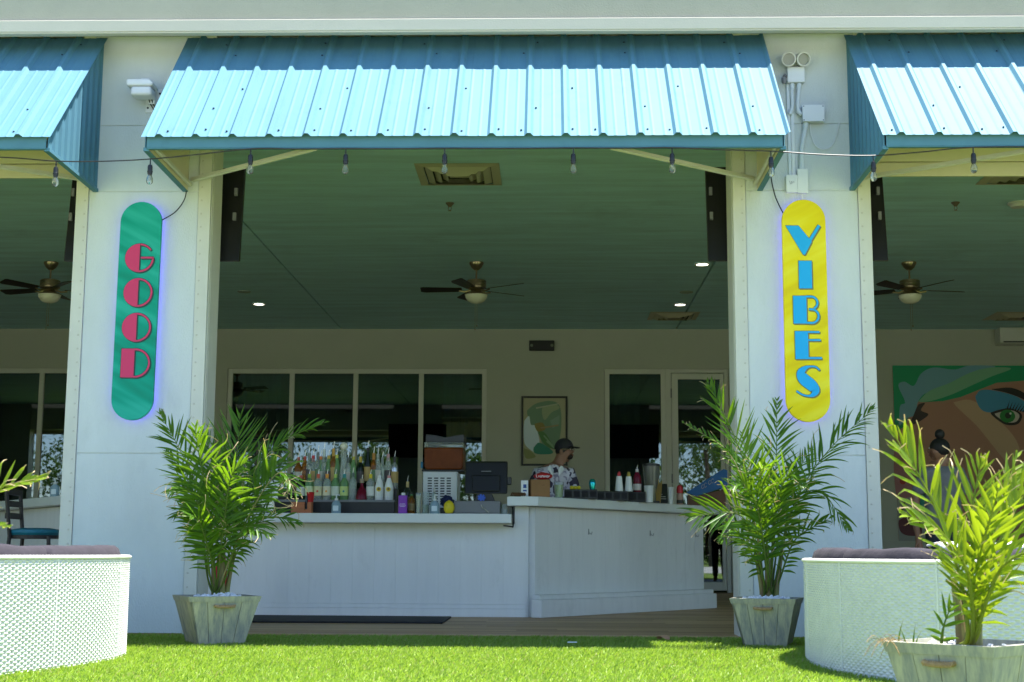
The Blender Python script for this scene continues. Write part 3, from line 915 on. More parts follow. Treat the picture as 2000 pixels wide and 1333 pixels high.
cord('loop_cable', [(1.918, -.02, 3.692), (1.92, -.02, 3.62), (1.945, -.02, 3.53), (1.995, -.02, 3.495), (2.06, -.02, 3.51), (2.10, -.02, 3.58), (2.13, -.02, 3.70)], .004, M['white_plastic'], 'thin white cable looping from the wide box to the right awning')
cord('led_lead', [(1.846, -.02, 3.158), (1.845, -.02, 3.12), (1.843, -.035, 3.08)], .006, M['white_plastic'], 'short lead from the driver box into the yellow sign')

# ================================================================== STRING LIGHTS
SL = thing('string_lights', (-.6, -1.06, 3.2), 'black cord of clear bulbs strung along the awning fronts', 'string lights')
bx = [(-3.259, 3.122), (-2.631, 3.135), (-1.966, 3.203), (-1.335, 3.203), (-.681, 3.203), (.165, 3.203), (.813, 3.203), (1.458, 3.178), (2.123, 3.146), (2.773, 3.200)]
cp = [(-5.2, -1.062, 3.20), (-4.3, -1.062, 3.175), (-3.6, -1.062, 3.15)]
for i, (x, z) in enumerate(bx):
    cp.append((x, -1.062, z + .002))
    if i + 1 < len(bx): cp.append(((x + bx[i + 1][0]) / 2, -1.062, (z + bx[i + 1][1]) / 2 + (-.006 if i in (0, 7) else .0)))
cp += [(3.4, -1.062, 3.205), (4.4, -1.062, 3.205)]
MB().tube(bez(cp, 160), .0042, n=6).build('cord', M['black'], SL, smooth=True)
first = None
for i, (x, z) in enumerate(bx):
    if first is None:
        c = (x, -1.062, z)
        b = MB(); b.lathe([(.004, .0), (.0045, -.035), (.013, -.040), (.0165, -.052), (.0165, -.078), (.0185, -.080), (.0185, -.087), (.0165, -.089), (.0155, -.103)], c, n=14)
        first = b.build('bulb_socket', M['black'], SL, smooth=True)
        b = MB(); b.lathe([(.010, -.100), (.0135, -.112), (.0205, -.130), (.0225, -.146), (.0195, -.160), (.011, -.169), (.003, -.171)], c, n=14)
        b.build('bulb', M['bulb'], first, smooth=True, angle=180)
        b = MB(); b.tube([(x - .003, -1.062, z - .10), (x - .005, -1.062, z - .14), (x, -1.062, z - .147), (x + .005, -1.062, z - .14), (x + .003, -1.062, z - .10)], .0016, n=5)
        b.build('filament', M['brass'], first)
        f0 = Vector((x, -1.062, z))
    else:
        d = Vector((x, -1.062, z)) - f0
        s_ = repeat_part(first, d, SL)
        for ch in list(first.children):
            c2 = ch.copy(); COL.objects.link(c2); c2.parent = s_

# ================================================================== PLANTERS AND PALMS
def planter_master():
    root = thing('planter', (0, 0, 0), 'x', 'planter', 'square weathered plank planters')
    hb, ht, H = .135, .205, .303
    nb = 4
    for side in range(4):
        a = side * math.pi / 2
        rot = Matrix.Rotation(a, 3, 'Z')
        for k in range(nb):
            f0, f1 = -1 + 2 * k / nb, -1 + 2 * (k + 1) / nb
            g = .0012
            def P(f, z, off, gx=0):
                hw = hb + (ht - hb) * z / H
                return rot @ Vector((f * hw + gx, -hw + off, z))
            dz = .0 if (k + side) % 2 else .0012
            vs = [P(f0, 0, dz, g), P(f1, 0, dz, -g), P(f1, H - .002, dz, -g), P(f0, H - .002, dz, g),
                  P(f0, 0, .014, g), P(f1, 0, .014, -g), P(f1, H - .002, .014, -g), P(f0, H - .002, .014, g)]
            MB().add(vs, [(0, 1, 2, 3), (7, 6, 5, 4), (0, 4, 5, 1), (1, 5, 6, 2), (2, 6, 7, 3), (3, 7, 4, 0)]).build('plank', M['plank_grey'], root)
        b = MB()
        z0, z1 = H - .034, H
        h0 = hb + (ht - hb) * z0 / H
        vs = [rot @ Vector(q) for q in ((-h0 - .003, -h0 - .003, z0), (h0 + .003, -h0 - .003, z0), (ht + .004, -ht - .004, z1), (-ht - .004, -ht - .004, z1),
              (-h0 + .014, -h0 + .014, z0), (h0 - .014, -h0 + .014, z0), (ht - .014, -ht + .014, z1 + .001), (-ht + .014, -ht + .014, z1 + .001))]
        b.add(vs, [(0, 1, 2, 3), (7, 6, 5, 4), (0, 4, 5, 1), (2, 6, 7, 3)])
        b.build('rim', M['plank_grey'], root)
    for s in (-1, 1):
        hw = hb + (ht - hb) * .235 / H
        y = s * (hw + .012)
        b = MB()
        b.tube([(-.055, s * (hw - .004), .247), (-.055, y, .244), (-.03, y + s * .003, .240), (0, y + s * .003, .239), (.03, y + s * .003, .240), (.055, y, .244), (.055, s * (hw - .004), .247)], .0085, n=8)
        for k in range(12):
            x = -.05 + k * .009
            b.tube([(x, y + s * .003 - .0095, .234), (x + .006, y + s * .012, .240), (x + .010, y + s * .003, .2505)], .003, n=4, caps=False)
        b.build('rope_handle', M['rope'], root, smooth=True)
    MB().box(-.175, .175, -.175, .175, .235, .262).build('liner', M['soil'], root)
    return root
PL = planter_master()
PLACES = [((-2.122, -.927, -.012), -27 + 54, 'weathered grey plank planter under the palm at the left pillar'),
          ((1.412, -.790, -.012), -17, 'weathered grey plank planter under the palm below the yellow sign'),
          ((1.352, -5.42, -.012), -45, 'weathered plank planter nearest the camera at lower right'),
          ((-2.24, -5.5, -.012), 20, 'weathered plank planter just outside the left edge')]
for i, (loc, rz, lab) in enumerate(PLACES):
    if i == 0:
        PL.location = loc; PL.rotation_euler.z = R(rz); PL['label'] = lab
    else:
        q = dup(PL, loc, lab, rz=R(rz))
        if i == 2: q.scale = (.93, .93, 1.0)
PL.scale = (1.11, 1.11, 1.0)

def pebbles(cx, cy, n, seed):
    r = random.Random(seed); b = MB()
    ico = bmesh.new(); bmesh.ops.create_icosphere(ico, subdivisions=1, radius=1)
    base = [v.co.copy() for v in ico.verts]; fcs = [tuple(v.index for v in f.verts) for f in ico.faces]; ico.free()
    for i in range(n):
        a = r.uniform(0, 6.28); q = .15 * math.sqrt(r.random())
        s = r.uniform(.009, .018)
        c = Vector((cx + q * math.cos(a), cy + q * math.sin(a), .262 + r.uniform(0, .022) + .025 * (1 - q / .15)))
        rt = Euler((r.random() * 6, r.random() * 6, 0)).to_matrix()
        b.add([c + rt @ Vector((v.x * s * 1.2, v.y * s, v.z * s * .75)) for v in base], fcs)
    o = b.build('white_pebbles', M['pebble'], smooth=True, angle=180); o['kind'] = 'stuff'
pebbles(-2.104, -.927, 190, 1)
pebbles(1.412, -.790, 190, 2)
pebbles(1.36, -5.36, 14, 3)

def frond_mesh(pts, L, N, dry, hang, r, wide=1.0, spread=1.0):
    """midrib through pts with two rows of narrow drooping leaflets"""
    n = 44
    rib = bez(pts, n)
    seglen = [0]
    for i in range(1, n): seglen.append(seglen[-1] + (rib[i] - rib[i - 1]).length)
    tot = seglen[-1]
    b = MB(); vary = []; dr = []
    b.tube(rib, [.0085 * (1 - .86 * i / (n - 1)) * wide ** .5 for i in range(n)], n=6)
    vary += [.55] * len(b.v); dr += [.12 if dry < .85 else .55] * len(b.v)
    N = Vector(N).normalized()
    start = .30 * tot
    sp = (.0268 if spread >= 1 else .0245) * wide
    k = int((tot - start) / sp)
    for j in range(k + 1):
        s = start + (tot - start) * j / max(k, 1)
        f = j / max(k, 1)
        i = min(range(n), key=lambda q: abs(seglen[q] - s))
        p = rib[i]
        T = (rib[min(i + 1, n - 1)] - rib[max(i - 1, 0)]).normalized()
        Nn = (N - T * N.dot(T))
        Nn = Nn.normalized() if Nn.length > .05 else T.orthogonal().normalized()
        S = T.cross(Nn).normalized()
        env = (math.sin(math.pi * min(1, .16 + .80 * f)) ** .75) * (1.0 if f < .97 else .8)
        for side in (-1, 1):
            l = L * env * r.uniform(.72, 1.12) * (1.15 if spread < 1 else 1.08)
            if r.random() < .08: continue
            ang = R((62 - 38 * f) * spread + r.uniform(-11, 11))
            d = (S * side * math.sin(ang) + T * math.cos(ang) + Nn * r.uniform(-.08, .42)).normalized()
            blade_n = (Nn - S * side * .45 + Vector((r.uniform(-.25, .25), r.uniform(-.25, .25), r.uniform(-.2, .2)))).normalized()
            m_ = 8
            wv = (.0078 if spread >= 1 else .0062) * wide * r.uniform(.8, 1.2) * (.65 + .35 * env)
            isdry = r.random() < dry
            dl = r.uniform(.15, .40) if isdry else 0
            if isdry: l *= 1.12
            sag = hang * r.uniform(.4, 1.4) + r.uniform(.08, .36)
            q = p.copy(); dd = d.copy()
            pp = []
            ct = Vector((r.uniform(-1, 1), r.uniform(-1, 1), r.uniform(-1, 1)))
            for a in range(m_ + 1):
                t = a / m_
                pp.append((q.copy(), dd.copy(), t))
                dd = (dd + Vector((0, 0, -sag * .26 * (t + .15)))).normalized()
                if isdry and t > 1 - dl - .1: dd = (dd + ct * .75 + Vector((r.uniform(-.3, .3), r.uniform(-.3, .3), r.uniform(-.3, .3)))).normalized()
                q = q + dd * (l / m_)
            vs = []; fs = []
            for (q, dd, t) in pp:
                sv = dd.cross(blade_n); sv = sv.normalized() if sv.length > 1e-4 else S
                w_ = wv * (min(1, .35 + 2.6 * t) * (1 - max(0, t - .5) / .5) ** .8 + .04)
                if isdry and t > 1 - dl: w_ = max(w_ * .4, .0017 * wide ** .5)
                vs += [q - sv * w_, q + blade_n * -w_ * .35, q + sv * w_]
            for a in range(m_):
                c = a * 3
                fs += [(c, c + 1, c + 4, c + 3), (c + 1, c + 2, c + 5, c + 4)]
            b.add(vs, fs)
            vy = min(1, max(0, r.gauss(.45, .22)))
            for (q, dd, t) in pp:
                vary += [vy] * 3
                dr += [min(1, max(0, (t - (1 - dl)) * 9 + .2)) if isdry and t > 1 - dl - .08 else (.25 * max(0, t - .8) * 5 * .4)] * 3
    return b, vary, dr

def palm(key, base, label, mat, seed, wide=1.0, stalks=None, spread=1.0, sag=0.0):
    r = random.Random(seed)
    root = thing('palm', base, label, 'palm', 'potted palms on the lawn')
    B = Vector(base)
    for i, (pts, L, N, dry, hang) in enumerate(FRONDS[key]):
        p0 = B + Vector((r.uniform(-.035, .035), r.uniform(-.03, .03), 0))
        q = [tuple(p0)] + [tuple(p) for p in pts]
        # stem joins the clump near the soil
        b, vy, dr = frond_mesh(q, L, N, dry, hang + sag, r, wide, spread)
        b.build('frond', mat, root, attrs={'vary': vy, 'dry': dr}, smooth=True, angle=180)
    for (dx, dy, tx, ty, h, r0) in stalks:
        b = MB()
        pts = bez([B + Vector((dx, dy, -.03)), B + Vector((dx + tx * .3, dy + ty * .3, h * .35)), B + Vector((dx + tx, dy + ty, h))], 9)
        b.tube(pts, [r0 * (1.15 - .6 * i / 8) for i in range(9)], n=10)
        b.build('stem', M['stalk'], root, smooth=True)
    return root
palm('left', (-2.104, -.927, .275), 'leafy palm in the planter beside the left pillar, tips browned on its right', M['leaf'], 5,
     stalks=[(-.03, 0, -.02, -.02, .30, .020), (.015, -.01, .005, -.02, .34, .024), (.04, .01, .05, 0, .30, .017), (-.005, .03, 0, .03, .3, .018)])
palm('right', (1.42, -.790, .275), 'spreading palm in the planter below the yellow sign', M['leaf'], 9,
     stalks=[(-.03, 0, -.05, -.02, .30, .020), (.0, -.02, -.01, -.03, .34, .026), (.045, 0, .05, 0, .30, .018), (.02, .03, .02, .04, .3, .018)])
palm('frontright', (1.335, -5.48, .275), 'sunlit yellow-green palm nearest the camera at right', M['leaf_young'], 14, wide=1.12, spread=.78, sag=-.12,
     stalks=[(-.015, 0, -.02, 0, .22, .019), (.02, -.005, .03, -.01, .24, .022), (.0, .02, 0, .02, .2, .016)])
palm('leftedge', (-2.05, -5.5, .275), 'palm whose ragged sunlit frond reaches in at the left edge', M['leaf_young'], 21, wide=1.12, spread=.78, sag=-.12,
     stalks=[(-.01, 0, 0, 0, .22, .02), (.02, 0, .02, 0, .24, .018)])
# small seedling shoots at the planter edge
t = thing('seedling', (1.10, -5.50, .262), 'small green seedling shoots in the corner of the nearest planter', 'seedling')
r = random.Random(4)
for (dx, h, ln) in ((.03, .10, .02), (.055, .08, -.02), (.078, .085, .01), (.084, .06, .02)):
    b = MB(); p0 = Vector((1.095 + dx, -5.44, .262)); vs = []; fs = []
    for a in range(6):
        f = a / 5; c = p0 + Vector((ln * f * f, 0, h * f)); w_ = .0045 * (1 - f) * min(1, .4 + 3 * f) + .0004
        vs += [c + Vector((-w_, 0, 0)), c + Vector((w_, .001, 0))]
    for a in range(5): fs.append((a * 2, a * 2 + 1, a * 2 + 3, a * 2 + 2))
    b.add(vs, fs); b.build('blade', M['leaf'], t, attrs={'vary': [.5] * 12, 'dry': [.0] * 8 + [.3, .3, .7, .9]})
t = thing('offshoot', (1.24, -5.46, .262), 'small green offshoot at the foot of the nearest palm', 'seedling')
b, vy, dr = frond_mesh([(1.245, -5.5, .25), (1.243, -5.52, .30), (1.25, -5.53, .35), (1.275, -5.53, .41)], .085, (0, -1, .2), .2, .1, r, .75)
b.build('frond', M['leaf'], t, attrs={'vary': vy, 'dry': dr}, smooth=True, angle=180)
b = MB(); vy = []; dr = []
for k in range(26):
    c = Vector((1.085 + r.uniform(-.03, .04), -5.43 + r.uniform(-.03, .02), .295)); d = Vector((r.uniform(-1, .6), r.uniform(-1, .3), r.uniform(-.3, .6))).normalized()
    b.tube(bez([c, c + d * .02, c + d * .04 + Vector((0, 0, -.012)), c + d * .055 + Vector((0, 0, -.03))], 5), .0009, n=4)
o = b.build('dry_roots', M['rope']); tag(o, 'tuft of pale dry roots hanging over the nearest planter corner', 'dry grass')

# ================================================================== WICKER DAYBEDS
def ellipse_pts(cx, cy, a, b_, n, ex=2.0, rot=0.0):
    th = np.linspace(0, 2 * np.pi, 8001)
    c = np.cos(th); s_ = np.sin(th)
    x = a * np.sign(c) * np.abs(c) ** (2 / ex); y = b_ * np.sign(s_) * np.abs(s_) ** (2 / ex)
    s = np.concatenate([[0], np.cumsum(np.hypot(np.diff(x), np.diff(y)))])
    u = np.linspace(0, s[-1], n, endpoint=False)
    px = np.interp(u, s, x); py = np.interp(u, s, y)
    nx = np.sign(px) * np.abs(px / a) ** (ex - 1) / a; ny = np.sign(py) * np.abs(py / b_) ** (ex - 1) / b_
    l = np.hypot(nx, ny); nx = nx / l; ny = ny / l
    cr, sr = math.cos(R(rot)), math.sin(R(rot))
    return cx + px * cr - py * sr, cy + px * sr + py * cr, nx * cr - ny * sr, nx * sr + ny * cr, s[-1]

def daybed(cx, cy, a, b_, label, slabel, ex=2.0, rot=0.0, nseg=7):
    root = thing('wicker_daybed', (cx, cy, 0), label, 'daybed', 'white wicker daybeds on the lawn')
    H0, H1 = -.012, .535
    cell = .0245; row = .0125
    per = ellipse_pts(0, 0, a, b_, 10, ex)[4]
    nc = int(per / cell) // 2 * 2
    nr = int((H1 - H0) / row)
    cu = 5; cv = 3
    nu = nc * cu
    X, Y, NX, NY, _ = ellipse_pts(cx, cy, a, b_, nu, ex, rot)
    vlist = []
    zr = []
    for j in range(nr):
        for q in (.06, .5, .94): zr.append((j, q))
    col = np.arange(nu)
    uu = col / cu
    V = []
    for (j, q) in zr:
        z = H0 + (j + q) * row
        wav = np.cos(np.pi * (uu + j))
        d = .0027 * np.sign(wav) * np.abs(wav) ** .6 + (.0035 if q == .5 else -.0015)
        # vertical ribs of the frame show every 24 cells
        V.append(np.stack([X + NX * d, Y + NY * d, np.full(nu, z)], 1))
    V = np.concatenate(V)
    nrow = len(zr)
    ii = np.arange(nrow - 1)[:, None] * nu; jj = np.arange(nu)[None, :]; jn = (jj + 1) % nu
    F = np.stack([ii + jj, ii + jn, ii + nu + jn, ii + nu + jj], -1).reshape(-1, 4)
    me = bpy.data.meshes.new('wicker_shell')
    me.vertices.add(len(V)); me.vertices.foreach_set('co', (V - np.array([cx, cy, 0])).reshape(-1).astype(np.float32))
    me.loops.add(F.size); me.loops.foreach_set('vertex_index', F.reshape(-1).astype(np.int32))
    me.polygons.add(len(F)); me.polygons.foreach_set('loop_start', (np.arange(len(F)) * 4).astype(np.int32))
    me.update(calc_edges=True); me.materials.append(M['wicker'])
    o = bpy.data.objects.new('wicker_shell', me); COL.objects.link(o); o.parent = root
    # rolled rim of wound strands
    n = 720
    X, Y, NX, NY, _ = ellipse_pts(cx, cy, a - .008, b_ - .008, n, ex, rot)
    k = 10; vs = []; fs = []
    for i in range(n):
        for j in range(k):
            an = 2 * math.pi * j / k
            rr = .019 + .0022 * math.cos(i * math.pi + an)
            vs.append((X[i] + NX[i] * rr * math.cos(an), Y[i] + NY[i] * rr * math.cos(an), .536 + rr * .62 * math.sin(an)))
    for i in range(n):
        for j in range(k):
            fs.append((i * k + j, ((i + 1) % n) * k + j, ((i + 1) % n) * k + (j + 1) % k, i * k + (j + 1) % k))
    MB().add(vs, fs).build('rim', M['wicker'], root, smooth=True)
    # upright posts that show as seams
    for fr in np.linspace(0, 1, 12, endpoint=False):
        b = MB()
        q = int(((fr + (.0 if cx < 0 else .0)) % 1) * n)
        b.tube([(X[q] + NX[q] * .0105, Y[q] + NY[q] * .0105, H0), (X[q] + NX[q] * .0105, Y[q] + NY[q] * .0105, .53)], .0055, n=6)
        b.build('corner_strip', M['wicker'], root, smooth=True)
    # inner wall and deck
    n = 120
    X, Y, NX, NY, _ = ellipse_pts(cx, cy, a - .022, b_ - .022, n, ex, rot)
    vs = [(x, y, .26) for x, y in zip(X, Y)] + [(x, y, .53) for x, y in zip(X, Y)]
    fs = [(i, n + i, n + (i + 1) % n, (i + 1) % n) for i in range(n)] + [tuple(range(n))]
    MB().add(vs, fs).build('seat_deck', M['wicker'], root)
    # seat mattress
    X, Y, NX, NY, _ = ellipse_pts(cx, cy, a - .20, b_ - .20, n, ex, rot)
    vs = [(x, y, .265) for x, y in zip(X, Y)] + [(x + nx * .03, y + ny * .03, .33) for x, y, nx, ny in zip(X, Y, NX, NY)] + [(x, y, .39) for x, y in zip(X, Y)]
    fs = []
    for q in range(2): fs += [(q * n + i, q * n + (i + 1) % n, (q + 1) * n + (i + 1) % n, (q + 1) * n + i) for i in range(n)]
    fs.append(tuple(range(2 * n, 3 * n)))
    o = MB().add(vs, fs).build('seat_cushion', M['cushion'], smooth=True)
    tag(o, 'dark seat mattress inside the ' + slabel, 'cushion')
    # back cushions round the inside
    r = random.Random(int(cx * 10))
    N_ = 420
    X, Y, NX, NY, _ = ellipse_pts(cx, cy, a - .115, b_ - .115, N_, ex, rot)
    for s in range(nseg):
        i0 = int(N_ * s / nseg); i1 = int(N_ * (s + 1) / nseg)
        b = MB(); vs = []; fs = []; K = 14; m_ = i1 - i0 + 1
        for q in range(m_):
            i = (i0 + q) % N_
            e = min(q, m_ - 1 - q) / 2.5
            sc = 1.0 if e >= 1 else (.80 + .20 * math.sqrt(max(0, 1 - (1 - e) ** 2)))
            top = .598 + .008 * mnoise.noise((X[i] * 3, Y[i] * 3, 1.3)) + .003 * math.sin(q * .35 + s)
            zc = (.33 + top) / 2; hz = (top - .33) / 2
            for j in range(K):
                an = 2 * math.pi * j / K
                ca, sa = math.cos(an), math.sin(an)
                pr = lambda c_: math.copysign(abs(c_) ** .55, c_)
                wr = 1 + .05 * mnoise.noise((X[i] * 9, Y[i] * 9, j * .7))
                d = pr(ca) * .072 * sc * wr
                vs.append((X[i] + NX[i] * d, Y[i] + NY[i] * d, zc + pr(sa) * hz * (sc * .25 + .75) * (1 + .012 * mnoise.noise((X[i] * 11, Y[i] * 11, j)))))
        for q in range(m_ - 1):
            for j in range(K): fs.append((q * K + j, (q + 1) * K + j, (q + 1) * K + (j + 1) % K, q * K + (j + 1) % K))
        fs.append(tuple(range(K))[::-1][::-1]); fs.append(tuple(range((m_ - 1) * K, m_ * K))[::-1])
        o = b.add(vs, fs).build('back_cushion', M['cushion'], smooth=True, angle=60)
        ac = math.degrees(math.atan2(Y[(i0 + i1) // 2 % N_] - cy, X[(i0 + i1) // 2 % N_] - cx)) % 360
        pos = ['right-hand', 'rear right', 'rear', 'rear left', 'left-hand', 'front left', 'front', 'front right'][int(((ac + 22.5) % 360) // 45)]
        tag(o, 'purple-grey back cushion along the ' + pos + ' side of the ' + slabel, 'cushion', 'back cushions of the ' + slabel)
    return root
daybed(-3.549, -2.736, 1.144, 1.571, 'white woven wicker daybed on the lawn before the left pillar', 'left wicker daybed', 2.32, -14.3)
daybed(2.496, -2.305, 1.082, 1.642, 'white woven wicker daybed behind the nearest planter at right', 'right wicker daybed', 2.15, -4.2)
b = MB(); vs = []; fs = []
for i in range(13):
    for j in range(9):
        u_ = i / 12; v_ = j / 8
        x = 1.885 + u_ * .30; y = -3.22 + v_ * .30 - .35 * u_
        z = .622 + .012 * math.sin(u_ * 9) - .02 * abs(v_ - .5) - (.05 * max(0, .35 - v_)) + .03 * max(0, .2 - u_)
        vs.append((x, y, z))
for i in range(12):
    for j in range(8): a = i * 9 + j; fs.append((a, a + 9, a + 10, a + 1))
o = b.add(vs, fs).build('towel', M['paper'], smooth=True)
md = o.modifiers.new('t', 'SOLIDIFY'); md.thickness = .012
tag(o, 'white towel lying over the back cushion of the right wicker daybed', 'towel')

# bits lying on the turf
o = MB().obox((.155, -.93, .012), (.03, .004, 0), (-.0006, .005, 0), (0, 0, .003)).build('straw', M['paper']); tag(o, 'white paper scrap lying on the shaded turf', 'litter')
b = MB(); vs = [(.77 + .045 * math.cos(k * .52) * (1 + .1 * math.sin(3 * k)), -.432 + .022 * math.sin(k * .52), .014 + .012 * math.sin(k * .52 * 2)) for k in range(12)]
b.add(vs + [(.77, -.432, .034)], [(k, (k + 1) % 12, 12) for k in range(12)])
o = b.build('fallen_leaf', M['leafdry']); tag(o, 'curled brown leaf on the turf near the right palm', 'leaf')

# ================================================================== BAR
BAR = thing('bar_counter', (-1.6, 2.9, 0), 'white panelled bar with a low middle counter and raised angled ends', 'bar')
box('counter_top', -4.3, -.325, 2.60, 3.45, .832, .915, M['bar_top'], BAR, .006)
# front boards of the low section
x = -4.3
r = random.Random(2)
MB().box(-4.3, -.19, 2.875, 3.3, 0, .832).build('bar_core', M['bar_white'], BAR)
while x < -.20:
    x1 = min(x + .195, -.192)
    MB().box(x + .0002, x1 - .0002, 2.853, 2.8745, .115, .831).build('front_board', M['bar_white'], BAR, bevel=.0007, seg=1)
    x = x1
b = MB(); b.box(-4.3, -.193, 2.838, 2.8745, 0, .075); b.box(-4.3, -.193, 2.846, 2.8745, .0755, .114)
b.build('base_moulding', M['bar_white'], BAR, bevel=.004)
# raised wings: right from (-0.19,2.836) to (1.67,5.36); left one behind the pillar
def wing(ax, ay, bx_, by_, sgn):
    A = Vector((ax, ay, 0)); B = Vector((bx_, by_, 0)); d = (B - A); L = d.length; d.normalize()
    inn = Vector((-d.y, d.x, 0)); inn = inn if inn.y > 0 else -inn   # towards the bartender
    def slab(name, s0, s1, t0, t1, z0, z1, mat, bev=.003):
        c = A + d * (s0 + s1) / 2 + inn * (t0 + t1) / 2
        return MB().obox((c.x, c.y, (z0 + z1) / 2), d * (s1 - s0) / 2, inn * (t1 - t0) / 2, (0, 0, (z1 - z0) / 2)).build(name, mat, BAR, bevel=bev)
    slab('bar_core', .0, L, .025, .30, 0, .985, M['bar_white'])
    nb_ = int(L / .19)
    for k in range(nb_):
        slab('front_board', L * k / nb_ + .0006, L * (k + 1) / nb_ - .0006, .0, .0245, .20, .984, M['bar_white'], .0014)
    slab('plinth', -.06, L + .07, -.115, -.001, 0, .155, M['bar_white'], .006)
    slab('plinth_moulding', -.05, L + .06, -.085, -.001, .1555, .199, M['bar_white'], .008)
    # counter slab with clipped outer corner
    ov = -.19
    p = [A + d * -.13 + inn * ov, B + d * .10 + inn * ov, B + d * .10 + inn * .42, A + d * -.13 + inn * .42]
    return A, d, inn, L, slab
A, dW, inW, LW, slabW = wing(-.115, 2.862, 1.672, 5.364, 1)
# raised counter outline (plan), front edge level with the low counter's lip, then along the wing
def plan_slab(name, pts, z0, z1, mat, bev=.006):
    return MB().prism([(p[0], p[1]) for p in pts], (0, 0, z0), (1, 0, 0), (0, 1, 0), (0, 0, z1 - z0)).build(name, mat, BAR, bevel=bev)
fe = lambda s, t: tuple((A + dW * s + inW * t)[:2])
plan_slab('raised_top', [(-.366, 2.70), (-.086, 2.70), fe(LW + .1, -.20), fe(LW + .1, .40), fe(.25, .40), (-.366, 3.45)], .990, 1.073, M['bar_top'])
MB().box(-.30, -.175, 2.858, 3.30, .0, .989).build('end_post', M['bar_white'], BAR, bevel=.003)
A2, d2, in2, L2, slab2 = wing(-4.30, 2.85, -6.15, 5.45, -1)
fe2 = lambda s, t: tuple((A2 + d2 * s + in2 * t)[:2])
plan_slab('raised_top', [(-4.05, 3.45), fe2(.25, .40), fe2(L2 + .1, .40), fe2(L2 + .1, -.20), (-4.33, 2.70), (-4.05, 2.70)], .990, 1.073, M['bar_top'])
# hooks on the wing
for s in (.86, 1.98, 2.9):
    p = A + dW * s + inW * -.002
    b = MB(); o_ = -inW
    b.obox((p.x + o_.x * .004, p.y + o_.y * .004, .775), dW * .006, o_ * .003, (0, 0, .028))
    b.tube([p + o_ * .008 + Vector((0, 0, .765)), p + o_ * .035 + Vector((0, 0, .750)), p + o_ * .045 + Vector((0, 0, .775))], .0045, n=6)
    b.build('coat_hook', M['steel'], BAR)
tag(MB().tube(bez([(-.318, 2.84, .985), (-.316, 2.845, .9), (-.315, 2.845, .81), (-.33, 2.82, .806), (-.40, 2.80, .815)], 14), .006, n=6).build('hanging_cord', M['black_matte'], smooth=True), 'dark cord hanging at the corner where the two counters meet', 'cable')
o = MB().prism([(-.895, -.56), (.895, -.56), (.895, .5), (-.895, .56)], (-1.745, 2.12, .002), (1, 0, 0), (0, 1, 0), (0, 0, .014)).build('floor_mat', M['black_matte'], bevel=.004)
tag(o, 'long black rubber mat on the floor before the bar', 'mat')
# red cone-like stand behind the left planter
t = thing('caution_cone', (-2.79, 2.15, 0), 'red cone standing behind the palm by the left pillar', 'cone')
MB().lathe([(.11, .03), (.10, .034), (.024, .62), (.018, .63)], (-2.80, 2.15, 0), n=20).build('cone_body', M['red'], t, smooth=True)
MB().box(-2.925, -2.675, 2.025, 2.275, 0, .03).build('cone_base', M['black'], t, bevel=.006)

# ================================================================== BOTTLES
def bglass(name, col, tr=.75, rough=.08):
    return pm(name, col, rough, trans=tr, ior=1.25)
G = {'clear': bglass('clear_bottle_glass', (.78, .86, .80)), 'green': bglass('green_bottle_glass', (.30, .55, .25), .6), 'dark': bglass('dark_bottle_glass', (.02, .03, .02), .2),
     'amber': bglass('amber_bottle_glass', (.45, .18, .03), .6), 'red': bglass('red_liqueur', (.20, .01, .03), .3), 'white': pm('white_bottle', (.75, .76, .74), .3), 'silver': pm('silver_bottle', (.45, .46, .48), .25, metal=.7)}
CM = {}
def cmat(c):
    if c not in CM: CM[c] = pm('print_colour', c, .5)
    return CM[c]
def bottle(x, y, z, h, rr, glass, lab, label, neck=None, pour=True, labc=None, cap=None, shape=0, group='bottles on the bar'):
    t = thing('bottle', (x, y, z), label, 'bottle', group)
    hb = h * (.56 if shape == 0 else .50)
    if shape == 2: pr = [(rr * .6, 0), (rr, .01), (rr * 1.0, h * .16), (rr * .85, h * .34), (rr * .3, h * .56), (rr * .26, h * .62), (rr * .26, h * .84)]
    elif shape == 1: pr = [(rr * .92, 0), (rr, .006), (rr, h * .45), (rr * .75, h * .62), (rr * .34, h * .80), (rr * .33, h * .86)]
    else: pr = [(rr * .92, 0), (rr, .006), (rr, hb), (rr * .88, hb + .018), (rr * .42, hb + .045), (rr * .36, hb + .06), (rr * .36, h * .86)]
    MB().lathe(pr, (x, y, z), n=14).build('bottle_body', glass, t, smooth=True)
    if lab:
        z0, z1 = (.16, .46) if shape != 2 else (.05, .2)
        if labc: z0, z1 = labc
        MB().lathe([(rr * 1.012, h * z0), (rr * 1.012, h * z1)], (x, y, z), n=14, caps=False).build('label', cmat(lab), t, smooth=True)
    if neck: MB().lathe([(rr * .40, h * .70), (rr * .40, h * .865)], (x, y, z), n=10).build('neck_band', cmat(neck), t, smooth=True)
    if pour:
        MB().tube([(x, y, z + h * .865), (x + .002, y, z + h * .92), (x + .008, y - .004, z + h * 1.02)], .0042, n=6, r1=.003).build('pourer', M['steel'], t)
    else:
        MB().lathe([(rr * .42, h * .865), (rr * .42, h * .95), (rr * .36, h * .955)], (x, y, z), n=10).build('cap', cmat(cap or (.02, .02, .02)), t)
    return t
t = thing('bottle_riser', (-1.9, 3.1, .916), 'long black two-step bottle riser on the low bar counter', 'shelf')
box('lower_step', -2.52, -1.41, 3.0, 3.175, .917, 1.042, M['black'], t, .003)
box('upper_step', -2.52, -1.41, 3.176, 3.36, .917, 1.16, M['black'], t, .003)
box('step_edge', -2.52, -1.41, 2.992, 2.9995, 1.028, 1.048, M['grey_plastic'], t)
fx = lambda zx: -2.180 + (550 + zx / 6.664 - 611.5) * .004777
